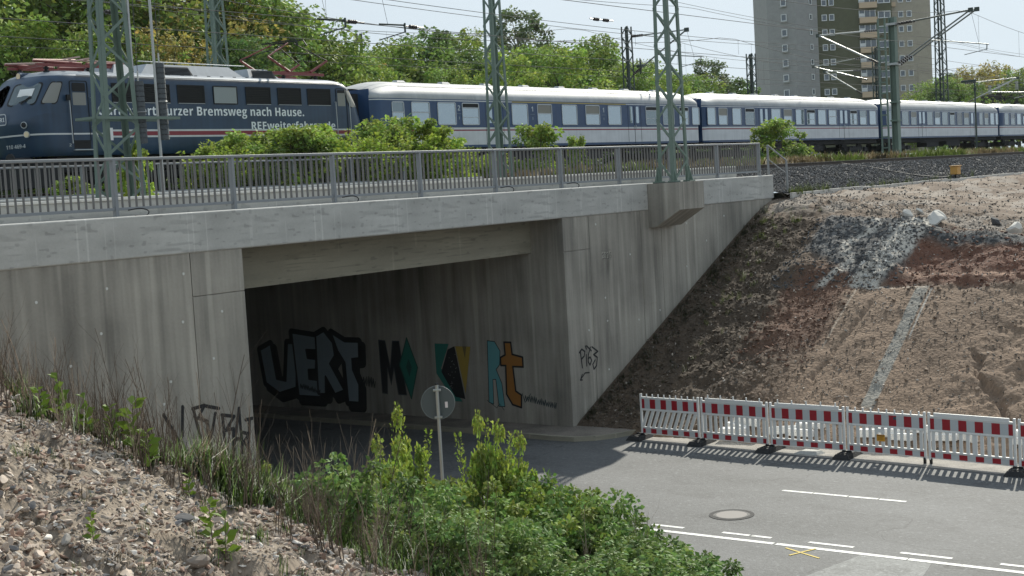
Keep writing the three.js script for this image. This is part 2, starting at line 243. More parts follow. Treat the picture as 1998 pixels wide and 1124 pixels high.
  for (let i = 0; i < 15000; i++) { const x = 0.1 + r() * 13.5, z = 0.15 + Math.pow(r(), 0.9) * 14.5, s = 0.016 + 0.065 * Math.pow(r(), 5); spots.push([x, hillHeight(x, z) + s * 0.12, z, s, 2]); }
  for (let i = 0; i < 9000; i++) { const x = 0.2 + r() * 10.5, z = 0.1 + r() * r() * 13, s = 0.03 + 0.1 * Math.pow(r(), 3.5); if (z > 5.4 && x < 6.6 && r() < 0.75) continue; clods.push([x, hillHeight(x, z) + s * 0.05, z, s, 1.6]); }
  for (let i = 0; i < 7000; i++) { const x = 11.5 + 30 * r() * r(), z = 0.6 + r() * 11, s = 0.025 + 0.09 * Math.pow(r(), 4); spots.push([x, hillHeight(x, z) + s * 0.12, z, s, 2]); }
  const st = [stone(1), stone(2), stone(3, 0.45)];
  scatter('slope_pebbles', st, std(1, 1, 1, 0.9), spots, hill, (q, s) => { const t = q(), drape = s[0] > 6.8 && s[0] < 10.6 && s[2] > 2.6 && s[2] < 5.1, a = drape ? 0.05 + 0.09 * q() : t < 0.62 ? 0.05 + 0.09 * q() : 0.2 + 0.32 * q(); return lin(a * 1.06, a * 0.93, a * 0.8); });
  scatter('earth_clods', [stone(4, 0.7), stone(5, 0.5)], std(1, 1, 1, 1), clods, hill, (q, s) => { const red = s[0] > 3 && s[2] > 2.6 && s[2] < 5.4, a = 0.75 + 0.5 * q(); if (s[0] > 6.7 && s[2] > 2.5 && s[2] < 6.3) return lin(0.075 * a, 0.077 * a, 0.08 * a); return s[2] < 3 ? lin(0.08 * a, 0.06 * a, 0.042 * a) : red ? lin(0.14 * a, 0.08 * a, 0.055 * a) : s[0] > 6.8 ? lin(0.14 * a, 0.072 * a, 0.05 * a) : lin(0.2 * a, 0.148 * a, 0.11 * a); });
  // pale mortar lumps on the brow and on the spill
  const lump = [], q = rng(21); for (let i = 0; i < 260; i++) { const x = 6.9 + q() * 3.6, z = 5.2 + 0.1 * (x - 8) + (q() - 0.35) * 0.9, s = 0.04 + 0.1 * q() * q(); lump.push([x, hillHeight(x, z), z, s, 2]); }
  scatter('mortar_lumps', [stone(6, 0.5), stone(7, 0.7)], std(1, 1, 1, 0.95), lump, hill, (k) => { const a = 0.2 + 0.36 * k(); return lin(a, a * 0.98, a * 0.92); });
  [[10.9, 6.1, 0.75, 0.45], [10.75, 5.35, 0.4, 0.6], [11.6, 6.0, 0.5, 0.4], [12.6, 7.4, 0.55, 0.3], [12.2, 5.2, 0.3, 0.5], [11.3, 8.3, 0.6, 0.3], [10.6, 9.4, 0.4, 0.4]].forEach(([x, z, s, f], i) => {
    const b = mesh('rock', stone(40 + i, f + 0.25), i === 3 ? std(0.06, 0.06, 0.062, 1) : std(0.5, 0.48, 0.44, 0.95), hill); b.position.set(x, hillHeight(x, z) + s * 0.12, z); b.scale.setScalar(s); b.rotation.set(0.3 * i, i * 1.3, 0.2);
  });
}
{
  T.rubble = texture(1024, 1024, (u, v) => { const b = fbm(u * 7, v * 7, 4, 7), f = vnoise(u * 90, v * 90, 90, 90), g = vnoise(u * 220, v * 220, 220, 220), a = 0.21 + 0.14 * (b - 0.5) + 0.1 * (f - 0.5) + 0.1 * (g - 0.5); return [a * 0.98, a * 0.8, a * 0.62]; }, 5);
  M.rubble = new THREE.MeshStandardMaterial({ map: T.rubble, roughness: 1, bumpMap: T.bump, bumpScale: 0.03 });
  const mound = struct('rubble_heap', grid(-36, -11.35, 270, 0.004, 28, 300, moundHeight), M.rubble, 'heap of crushed brick and stone rubble', 'rubble');
  const r = rng(5), spots = [], st = [stone(11, 0.55, 1.3), stone(12, 0.3, 1.5), stone(13, 0.75, 1.1), stone(14, 0.4, 1.7)];
  const at = (u, v) => [CX + u * 0.5984 + v * 0.8012, CZ + u * 0.8012 - v * 0.5984];
  for (let i = 0; i < 60000; i++) { const v = 8.5 + r() * 7, u = (-0.42 + 0.5 * r()) * v, [x, z] = at(u, v), s = 0.009 + 0.065 * Math.pow(r(), 4.2) * (0.4 + 1.2 * fbm(x * 0.8 + 50, z * 0.8 + 50, 2)); if (x > -12.6) continue; spots.push([x, moundHeight(x, z) + s * 0.15, z, s, 1.5]); }
  const hue = (k) => { const t = k(), a = 0.2 + 0.34 * k(); return t < 0.6 ? lin(a, a * 0.83, a * 0.68) : t < 0.8 ? lin(a * 0.75, a * 0.5, a * 0.38) : t < 0.87 ? lin(0.42 * a, 0.41 * a, 0.41 * a) : lin(a * 1.4, a * 1.3, a * 1.17); };
  scatter('rubble_stones', st, std(1, 1, 1, 0.92), spots, mound, hue);
  const mats = []; for (let i = 0; i < 8; i++) { const c = hue(r); mats.push(std(c.r, c.g, c.b, 0.92)); }
  let made = 0; for (let i = 0; made < 150 && i < 900; i++) { const v = 8.3 + r() * 5.6, u = (-0.4 + 0.42 * r()) * v, [x, z] = at(u, v), s = 0.06 + 0.11 * Math.pow(r(), 3), y = moundHeight(x, z); if (y < 2.0) continue; const b = mesh(numbered('stone'), st[i % 4], mats[Math.floor(r() * 8)], mound); b.position.set(x, y + s * 0.12, z); b.scale.setScalar(s); b.rotation.set(r() * 0.7, r() * 6, r() * 0.7); made++; }
  const slab = mesh(numbered('stone'), stone(33, 0.3), std(0.3, 0.16, 0.13, 0.9), mound), [sx, sz] = at(-2.82, 10); slab.userData.label = 'broken flat red sandstone slab'; slab.position.set(sx, moundHeight(sx, sz) + 0.07, sz); slab.scale.set(0.32, 0.3, 0.26); slab.rotation.set(0.35, 0.8, 0.15);
}

// ---------------------------------------------------------------- road, kerb, markings
struct('road', new Geo().quad(V(-11.7, 0, 60), V(0.6, 0, 60), V(0.6, 0, -112), V(-11.7, 0, -112)), M.asphalt, 'grey asphalt road passing under the railway bridge', 'road');
struct('verge', new Geo().quad(V(-0.62, 0.006, 2.2), V(-1.35, 0.006, 12.2), V(-1.35, 0.006, 40), V(1.2, 0.006, 40)).tri(V(-0.62, 0.006, 2.2), V(1.2, 0.006, 40), V(1.2, 0.006, 2.2)), new THREE.MeshStandardMaterial({ map: texture(512, 512, (u, v) => { const b = fbm(u * 9, v * 9, 4, 9), f = vnoise(u * 120, v * 120, 120, 120), a = 0.27 + 0.16 * (b - 0.5) + 0.12 * (f - 0.5); return [a * 1.02, a * 0.96, a * 0.88]; }, 2.5), roughness: 1 }), 'pale sandy verge along the barrier fence', 'verge');
{
  const path = [[-1.25, -36], [-1.25, -8], [-1.28, -1.5], [-1.36, 0.2], [-1.3, 0.9], [-1.0, 1.35], [-0.6, 1.62], [-0.1, 1.82], [0.5, 2.0], [1.3, 2.15]];
  const top = [], g = new Geo(), k = new Geo();
  for (let i = 0; i + 1 < path.length; i++) {
    const [x0, z0] = path[i], [x1, z1] = path[i + 1]; const inn = (x, z) => (z < 0.05 ? [0.02, z] : [Math.max(x + 0.3, 0.05), Math.max(0.05, z - 0.5)]);
    k.hexa([V(x0, 0, z0), V(x1, 0, z1), V(x1 + 0.12, 0, z1 - 0.02), V(x0 + 0.12, 0, z0 - 0.02), V(x0 + 0.015, 0.12, z0), V(x1 + 0.015, 0.12, z1), V(x1 + 0.12, 0.12, z1 - 0.02), V(x0 + 0.12, 0.12, z0 - 0.02)].map((q, i2, a) => q));
  }
  g.prism([...path.map(([x, z]) => [x + 0.115, -z + 0.02]), [1.3, 36], [0.001, 36]].filter(([x, y]) => true).reverse(), 0, 0.116, (x, y, z) => V(x, z, -y));
  struct('pavement', g, M.pavement, 'narrow pavement along the wall inside the underpass', 'pavement'); const kb = struct('kerb', k, M.deck, 'stone kerb curving round the abutment corner', 'kerb');
  struct('pavement', new Geo().box(-11.36, -10.4, 0.001, 0.12, -36, 3), M.concrete, 'narrow pavement along the near wall of the underpass', 'pavement');
}
{
  const line = (x0, x1, z0, z1, y, m, l) => struct('road_marking', new Geo().quad(V(x0, y, z1), V(x1, y, z1), V(x1, y, z0), V(x0, y, z0)), m, l, 'road marking');
  line(-8.365, -8.235, -20, 9.93, 0.005, M.paint, 'white continuous centre line up to the road joint'); line(-8.365, -8.235, 9.98, 12.4, 0.005, M.paint, 'white continuous centre line past the yellow cross'); line(-8.365, -8.235, 12.42, 40, 0.005, M.paint, 'white continuous centre line running out of the underpass road');
  for (const [a, b] of [[5.4, 6.2], [7.2, 7.9], [8.72, 9.28], [9.32, 9.72], [10.45, 11.3], [12.15, 13.05], [13.85, 14.8]]) { const o = line(-8.01, -7.91, a, b, 0.005, M.paint, 'short white dash beside the continuous line'); o.userData.group = 'dashes beside the centre line'; }
  for (const [a, b] of [[8.22, 8.9], [8.92, 9.66], [9.69, 10.3], [10.33, 10.88]]) { const o = line(-4.44, -4.33, a, b, 0.005, M.paint, 'worn piece of the white lane dash by the manhole'); o.userData.group = 'pieces of the lane dash'; }
  const x = new Geo(); x.bar(V(-8.48, 0.006, 10.25), V(-8.86, 0.006, 11.06), 0.045, 0.004); x.bar(V(-8.9, 0.0075, 10.52), V(-8.33, 0.0075, 10.75), 0.045, 0.004); struct('road_marking', x, M.yellowPaint, 'yellow sprayed cross on the asphalt', 'road marking');
  const pm = M.asphalt.clone(); pm.color = lin(1.85, 1.85, 1.8); struct('road_patch', new Geo().quad(V(-11.5, 0.0025, 11.0), V(-8.38, 0.0025, 11.6), V(-8.38, 0.0025, 12.85), V(-11.5, 0.0025, 13.4)), pm, 'paler resurfaced patch of asphalt by the centre line', 'road patch');
  const mh = thing('manhole_cover', 'round iron manhole cover with concrete filling set in the asphalt', 'manhole', [-6.68, 0.003, 8.24]);
  const ring = (r0, r1, h) => { const s = new THREE.Shape(); s.absarc(0, 0, r1, 0, Math.PI * 2); const o = new THREE.Path(); o.absarc(0, 0, r0, 0, Math.PI * 2); s.holes.push(o); return new THREE.ExtrudeGeometry(s, { depth: h, bevelEnabled: false, curveSegments: 40 }).rotateX(-Math.PI / 2); };
  mesh('frame', ring(0.36, 0.44, 0.006), std(0.03, 0.03, 0.031, 0.9), mh); mesh('frame_rim', ring(0.3, 0.345, 0.007), std(0.08, 0.08, 0.08, 0.8), mh); mesh('seat_ring', ring(0.345, 0.36, 0.002), M.black, mh);
  mesh('cover', new THREE.CylinderGeometry(0.3, 0.3, 0.006, 36).translate(0, 0.003, 0), std(0.27, 0.25, 0.235, 0.9), mh);
}

// ---------------------------------------------------------------- bridge
const bridge = thing('railway_bridge', 'concrete railway bridge over the road with a wide dark underpass', 'bridge');
const W = 11.36, YT = 6.49, YB = 5.71;
{
  const core = (n, x0, x1) => mesh(n, new Geo().box(x0, x1, -0.1, YB - 0.003, -110, -0.03), M.concrete, bridge);
  const left = core('abutment', -26, -W), right = core('abutment', 0, 12.45);
  left.userData.label = 'abutment wall on the rubble heap side'; right.userData.label = 'abutment wall dated 2016';
  const face = (o, x0, x1, y0, y1) => mesh('wall_panel', rbox(x0, x1, y0, y1, -0.029, 0, 0.008), M.concrete, o);
  face(left, -26, -19.4, -0.1, YB - 0.005); face(left, -19.385, -12.715, -0.1, YB - 0.005); face(left, -12.7, -W, -0.1, 4.845); face(left, -12.7, -W, 4.86, YB - 0.005);
  face(right, 0, 1.25, -0.1, 4.795); face(right, 0, 1.25, 4.81, YB - 0.005); face(right, 1.265, 3.93, -0.1, YB - 0.005); face(right, 3.945, 5.09, -0.1, YB - 0.005); face(right, 5.105, 12.45, -0.1, YB - 0.005);
  const deck = mesh('deck', new Geo().box(-W + 0.001, -0.001, 4.8, YB - 0.004, -110, -1.06), M.deck, bridge);
  mesh('cantilever_slab', new Geo().box(-26, 12.45, YB, 6.3, -110, -0.34), M.concrete, bridge);
  mesh('edge_beam', rbox(-26, 4.4, YB - 0.01, YT, -0.335, 0.03, 0.04), M.beam, bridge); mesh('edge_beam', rbox(5.86, 12.56, YB - 0.01, YT, -0.335, 0.03, 0.04), M.beam, bridge); mesh('edge_beam', rbox(4.4, 5.86, YB - 0.01, YT - 0.02, -0.335, 0.0, 0.02), M.beam, bridge);
  mesh('walkway', new Geo().box(-26, 12.5, 6.301, YT - 0.02, -1.3, -0.336), M.beam, bridge);
  mesh('upstand', rbox(-26, 12.5, 6.301, 6.8, -1.6, -1.302, 0.02), M.beam, bridge); const coping = std(0.66, 0.65, 0.61, 0.85); for (let k = 0; k < 13; k++) mesh('coping_stone', rbox(-26 + k * 2.96, -23.05 + k * 2.96, 6.801, 6.86, -1.63, -1.27, 0.015), coping, bridge); for (let k = 0; k < 13; k++) mesh('coping_stone', rbox(-26 + k * 2.96, -23.05 + k * 2.96, 6.961, 7.03, -12.65, -12.15, 0.015), coping, bridge);
  mesh('upstand', rbox(-26, 12.5, 6.301, 6.96, -12.6, -12.2, 0.02), std(1, 1, 1, 0.9, { map: T.beam }), bridge);
  mesh('ballast_bed', new Geo().box(-26, 12.5, 6.301, 6.6, -12.19, -1.61), M.ballast, bridge);
  // corbel that carries the mast
  mesh('corbel', new Geo().prism([[-0.03, 6.46], [-0.03, 5.2], [0.25, 5.2], [1.06, 5.68], [1.06, 6.46]].map(([z, y]) => [z, y]), 4.402, 5.858, (z, y, x) => V(x, y, z)), M.concrete, bridge);
  mesh('corbel_pier', rbox(3.96, 4.7, 3.0, 5.21, -0.025, 0.012, 0.005), M.concrete, bridge);
  // tie hole plugs
  const plug = new THREE.CylinderGeometry(0.028, 0.028, 0.012, 10).rotateX(Math.PI / 2), pm = std(0.6, 0.6, 0.57, 0.9);
  for (const [x, y] of [[-16.2, 5.1], [-14.7, 5.2], [-12.9, 5.32], [-14.9, 4.4], [-13.0, 4.4], [-12.3, 3.6], [-13.4, 3.3], [-15.6, 3.9], [-12.0, 4.5], [-13.6, 2.9]]) mesh('tie_hole_plug', plug, pm, left).position.set(x, y, 0.002);
  for (const [x, y] of [[1.6, 5.45], [3.3, 4.5], [4.6, 4.6], [1.9, 3.4], [1.0, 2.6], [3.6, 2.6], [1.95, 2.75], [4.8, 2.75], [1.9, 1.4], [6.6, 5.2], [7.8, 4.6], [9, 5.3], [6.5, 3.9]]) mesh('tie_hole_plug', plug, pm, right).position.set(x, y, 0.002);
  // lettering and sprayed writing
  const sheet = (w, h, px, draw) => { const c = document.createElement('canvas'); c.width = Math.round(w * px); c.height = Math.round(h * px); const g = c.getContext('2d'); g.scale(px, px); g.lineCap = 'round'; g.lineJoin = 'round'; draw(g); const t = new THREE.CanvasTexture(c); t.colorSpace = THREE.SRGBColorSpace; return new THREE.MeshStandardMaterial({ map: t, transparent: true, roughness: 0.75 }); };
  const stroke = (g, lw, col, lines) => { g.strokeStyle = col; g.lineWidth = lw; for (const l of lines) { g.beginPath(); l.forEach(([x, y], i) => (i ? g.lineTo(x, y) : g.moveTo(x, y))); g.stroke(); } };
  const poly = (g, pts, fill, line, lw) => { g.beginPath(); pts.forEach(([x, y], i) => (i ? g.lineTo(x, y) : g.moveTo(x, y))); g.closePath(); if (fill) { g.fillStyle = fill; g.fill(); } if (line) { g.strokeStyle = line; g.lineWidth = lw; g.stroke(); } };
  const onFront = (name, x, y, w, h, m, parent) => { const o = mesh(name, new THREE.PlaneGeometry(w, h), m, parent); o.position.set(x + w / 2, y + h / 2, 0.004); return o; };
  onFront('date_lettering', 1.82, 4.42, 0.5, 0.3, sheet(0.5, 0.3, 220, (g) => { g.save(); g.scale(0.01, 0.01); g.font = 'bold 24px serif'; g.fillStyle = 'rgba(205,202,190,0.95)'; g.fillText('2016', 1, 24, 47); g.fillStyle = 'rgba(60,58,52,0.95)'; g.fillText('2016', 2.4, 25.2, 47); g.restore(); g.strokeStyle = 'rgba(170,168,156,0.8)'; g.lineWidth = 0.008; g.strokeRect(0.005, 0.01, 0.485, 0.28); }), right).userData.label = 'date 2016 cast into the concrete';
  onFront('graffiti', 0.4, 1.25, 1.2, 1.0, sheet(1.2, 1.0, 220, (g) => {
    stroke(g, 0.045, '#15181c', [[[0.12, 0.16], [0.18, 0.62]], [[0.07, 0.2], [0.2, 0.12], [0.34, 0.2], [0.3, 0.32], [0.17, 0.38]], [[0.4, 0.3], [0.4, 0.6]], [[0.42, 0.14], [0.38, 0.06]], [[0.62, 0.12], [0.5, 0.32], [0.48, 0.5], [0.56, 0.6], [0.65, 0.48], [0.58, 0.38], [0.5, 0.42]], [[0.44, 0.06], [0.66, 0.22]], [[0.7, 0.12], [0.98, 0.28], [0.76, 0.34], [0.94, 0.44], [0.88, 0.66], [0.74, 0.74], [0.7, 0.6], [0.82, 0.5]]]);
    stroke(g, 0.035, '#15181c', [[[0.5, 0.8], [0.3, 0.78], [0.06, 0.93]], [[0.16, 0.8], [0.05, 0.94], [0.15, 0.95]]]);
  }), right).userData.label = 'small black sprayed tag';
  onFront('graffiti', -13.78, 1.12, 2.4, 2.0, sheet(2.4, 2.0, 150, (g) => {
    stroke(g, 0.07, '#17181b', [[[0.15, 0.42], [0.4, 0.85], [0.52, 1.1]], [[0.62, 0.34], [0.56, 0.9]], [[0.86, 0.42], [1.16, 0.4], [0.98, 0.62], [1.2, 0.72], [1.24, 1.3]], [[0.88, 0.44], [1.0, 1.0]], [[1.2, 0.42], [1.52, 0.52]], [[1.42, 0.6], [1.26, 1.1]], [[1.58, 0.66], [1.9, 0.74], [1.66, 0.98], [1.86, 0.98], [1.78, 1.7]], [[1.6, 0.7], [1.62, 1.5]], [[1.78, 1.6], [2.04, 0.6], [2.06, 1.5]], [[1.86, 1.2], [2.06, 1.22]], [[2.1, 1.1], [2.26, 1.16], [2.1, 1.3], [2.22, 1.4]], [[2.2, 0.86], [2.38, 0.86]], [[2.3, 0.88], [2.2, 1.6]]]);
  }), left).userData.label = 'black sprayed scrawl in thin capitals';
  // mural on the inner wall of the underpass (x = 0), drawn in metres: u runs towards the road end of the wall
  const mural = mesh('graffiti', new THREE.PlaneGeometry(12.4, 2.8), sheet(12.4, 2.8, 160, (g) => {
    const MA = [-12.4, -11.75, -6.95, -5.9, -4.5, -3.75, -3.05, -2.2, -1.72, -1.36, -0.82, -0.3, 0], MB = [-12.4, -11.87, -7.6, -6.8, -6.0, -5.35, -4.65, -3.85, -3.35, -2.8, -2.25, -1.55, 0];
    const X = (z) => { let i = 0; while (i < MA.length - 2 && z > MA[i + 1]) i++; return MB[i] + (MB[i + 1] - MB[i]) * (z - MA[i]) / (MA[i + 1] - MA[i]) + 12.4; }, Y = (y) => 2.8 - y, P = (a) => a.map(([z, y]) => [X(z), Y(y)]);
    const blk = '#0d0e10', sil = '#8c9aa2';
    const letters = [
      [[-11.75, 1.9], [-11.2, 2.1], [-11.0, 1.0], [-10.55, 0.95], [-10.35, 2.15], [-9.9, 2.15], [-10.05, 0.75], [-10.9, 0.55], [-11.55, 0.85]],
      [[-10.1, 2.48], [-8.95, 2.38], [-8.95, 1.95], [-9.45, 1.95], [-9.4, 1.7], [-9.0, 1.68], [-9.05, 1.35], [-9.4, 1.33], [-9.4, 1.05], [-8.85, 1.02], [-8.9, 0.5], [-9.95, 0.5]],
      [[-8.95, 2.4], [-8.55, 2.55], [-8.15, 2.2], [-8.1, 1.8], [-8.35, 1.55], [-7.75, 0.75], [-8.2, 0.62], [-8.6, 1.15], [-8.65, 0.6], [-9.0, 0.6]],
      [[-8.2, 2.5], [-7.6, 2.25], [-6.95, 2.25], [-6.98, 1.75], [-7.3, 1.72], [-7.3, 1.4], [-7.05, 0.95], [-7.1, 0.4], [-7.6, 0.4], [-7.65, 1.6], [-7.95, 1.95]],
    ];
    for (const l of letters) { poly(g, P(l.map(([a, b]) => [a + 0.16, b - 0.14])), blk, blk, 0.3); poly(g, P(l), blk, blk, 0.26); }
    for (const l of letters) poly(g, P(l), sil, blk, 0.07);
    const scrawl = (z0, y0, n, step, h, lw, col) => { const l = []; for (let i = 0; i < n * 4; i++) l.push([X(z0) + step * (i / 4 + 0.18 * (hsh(i, 21) - 0.5)), Y(y0 + (i % 2 ? h : 0) * (0.6 + 0.4 * hsh(i, 5)) - 0.02 * i / 4)]); stroke(g, lw, col, [l]); };
    scrawl(-9.85, 0.75, 8, 0.11, 0.16, 0.025, '#23272a'); scrawl(-6.85, 0.95, 4, 0.13, 0.3, 0.025, '#1d2022');
    poly(g, P([[-5.9, 2.32], [-5.45, 2.3], [-5.2, 1.5], [-4.95, 2.3], [-4.5, 2.3], [-4.3, 0.72], [-4.75, 0.72], [-4.95, 1.5], [-5.2, 1.0], [-5.4, 1.5], [-5.5, 0.72], [-5.85, 0.74]]), '#15171a', '#4d5256', 0.025);
    poly(g, P([[-4.55, 1.6], [-4.15, 2.4], [-3.75, 1.55], [-4.1, 0.62]]), '#1f7465', '#155548', 0.04); poly(g, P([[-4.25, 1.55], [-4.13, 1.8], [-4.0, 1.55], [-4.13, 1.25]]), '#174f45');
    poly(g, P([[-3.05, 2.26], [-2.5, 2.26], [-2.85, 1.55], [-2.1, 0.62], [-2.4, 0.62], [-3.05, 1.4]]), '#2a7569'); poly(g, P([[-2.55, 2.1], [-2.28, 2.2], [-2.0, 0.7], [-2.35, 0.75], [-2.85, 1.45]]), '#101214');
    for (let i = 0; i < 22; i++) { g.fillStyle = '#c8ccc8'; const a = hsh(i, 3), b = hsh(i, 9); g.fillRect(X(-2.6 + 0.4 * a), Y(2.0 - 1.2 * b), 0.018, 0.018); }
    poly(g, P([[-2.25, 2.2], [-1.72, 2.2], [-1.98, 0.85]]), '#a68d3c'); poly(g, P([[-2.0, 2.2], [-1.93, 1.85], [-1.86, 2.2]]), '#6d6038');
    poly(g, P([[-1.3, 2.38], [-1.05, 2.36], [-0.88, 2.1], [-0.92, 1.72], [-1.05, 1.58], [-0.88, 1.2], [-0.82, 0.55], [-1.02, 0.55], [-1.08, 1.3], [-1.18, 1.3], [-1.2, 0.6], [-1.36, 0.65]].map(([a, b]) => [a * 1.0, b])), '#5f999d', '#1b2224', 0.02);
    poly(g, P([[-0.75, 2.35], [-0.58, 2.35], [-0.56, 2.02], [-0.3, 1.95], [-0.3, 1.68], [-0.56, 1.68], [-0.52, 1.0], [-0.38, 0.9], [-0.4, 0.55], [-0.62, 0.62], [-0.76, 0.9], [-0.74, 1.7], [-0.88, 1.7], [-0.88, 1.92], [-0.74, 2.0]]), '#96652a', '#121314', 0.05);
    stroke(g, 0.016, '#2a4a4e', [[[X(-1.4), Y(0.7)], [X(-1.1), Y(0.5)], [X(-1.0), Y(0.62)], [X(-0.85), Y(0.45)]], [[X(-0.36), Y(0.95)], [X(-0.3), Y(0.7)], [X(-0.26), Y(0.95)]]]); scrawl(-0.3, 0.75, 9, 0.12, 0.18, 0.02, '#2c3c40');
  }), right); mural.rotation.y = -Math.PI / 2; mural.position.set(-0.008, 1.4, -6.2 - 0.0); mural.userData.label = 'large sprayed mural lettering on the shaded inner wall';
  mural.scale.x = 1;
}

struct('ground', new Geo().box(12.46, 15, 0, 5.62, -5.2, 0.3), M.soil, 'earth fill at the end of the bridge wing wall', 'ground');

// ---------------------------------------------------------------- railings
function railing(name, label, posts, z, y0, y1, balusters, mats) {
  const r = thing(name, label, 'railing'), a = Math.min(...posts), b = Math.max(...posts), post = rbox(-0.035, 0.035, 0, y1 - y0 - 0.05, -0.055, 0.055, 0.006), bal = rbox(-0.009, 0.009, 0, y1 - y0 - 0.24, -0.026, 0.026, 0.003), foot = rbox(-0.09, 0.09, 0, 0.015, -0.08, 0.08, 0.003);
  mesh('handrail', rbox(a - 0.06, b + 0.06, y1 - 0.055, y1, z - 0.05, z + 0.05, 0.012), mats[0], r); mesh('bottom_rail', rbox(a, b, y0 + 0.13, y0 + 0.185, z - 0.025, z + 0.025, 0.006), mats[0], r);
  posts.sort((p, q) => p - q).forEach((x, i) => {
    mesh('post', post, mats[0], r).position.set(x, y0, z); mesh('foot_plate', foot, mats[0], r).position.set(x, y0, z);
    if (i + 1 < posts.length) for (let k = 1; k <= balusters; k++) mesh('baluster', bal, mats[1], r).position.set(mix(x, posts[i + 1], k / (balusters + 1)), y0 + 0.186, z);
  });
  return r;
}
const P0 = 12.5, PS = 2.945;
railing('bridge_railing', 'grey galvanised railing along the front edge of the bridge', Array.from({ length: 12 }, (_, i) => P0 - i * PS), -0.46, YT - 0.02, YT + 1.1, 17, [M.galv, M.galvDark]);
railing('bridge_railing', 'grey galvanised railing on the rear edge of the bridge before the train', Array.from({ length: 8 }, (_, i) => 8.45 - i * 2.8), -12.75, 6.9, 7.92, 17, [M.galv, M.galvDark]);
{
  const s = thing('stair_handrail', 'short sloping galvanised handrail beyond the bridge end', 'handrail');
  mesh('post', rbox(12.85, 12.91, 6.0, 7.5, -0.33, -0.27, 0.005), M.galv, s); mesh('post', rbox(13.35, 13.41, 5.8, 6.95, 0.1, 0.16, 0.005), M.galv, s); mesh('rail_tube', new Geo().cyl(V(12.88, 7.5, -0.3), V(13.38, 6.95, 0.13), 0.028).cyl(V(12.88, 7.02, -0.3), V(13.38, 6.5, 0.13), 0.02), M.galv, s);
  mesh('foot', new Geo().box(13.25, 13.6, 5.75, 5.88, 0.0, 0.3), M.concrete, s);
  // cable loops by the railing posts
  for (const x of [-13.98, -8.19, -2.41, 0.56]) { const c = new THREE.CatmullRomCurve3([V(x + 0.05, 6.6, -0.2), V(x + 0.28, 6.62, -0.1), V(x + 0.42, 6.56, -0.06), V(x + 0.35, 6.49, -0.04), V(x + 0.12, 6.49, -0.1)]); single('earthing_cable', 'short black cable loop at the foot of a railing post', 'cable', new THREE.TubeGeometry(c, 16, 0.012, 6), M.black, 'cable loops on the bridge edge'); }
}

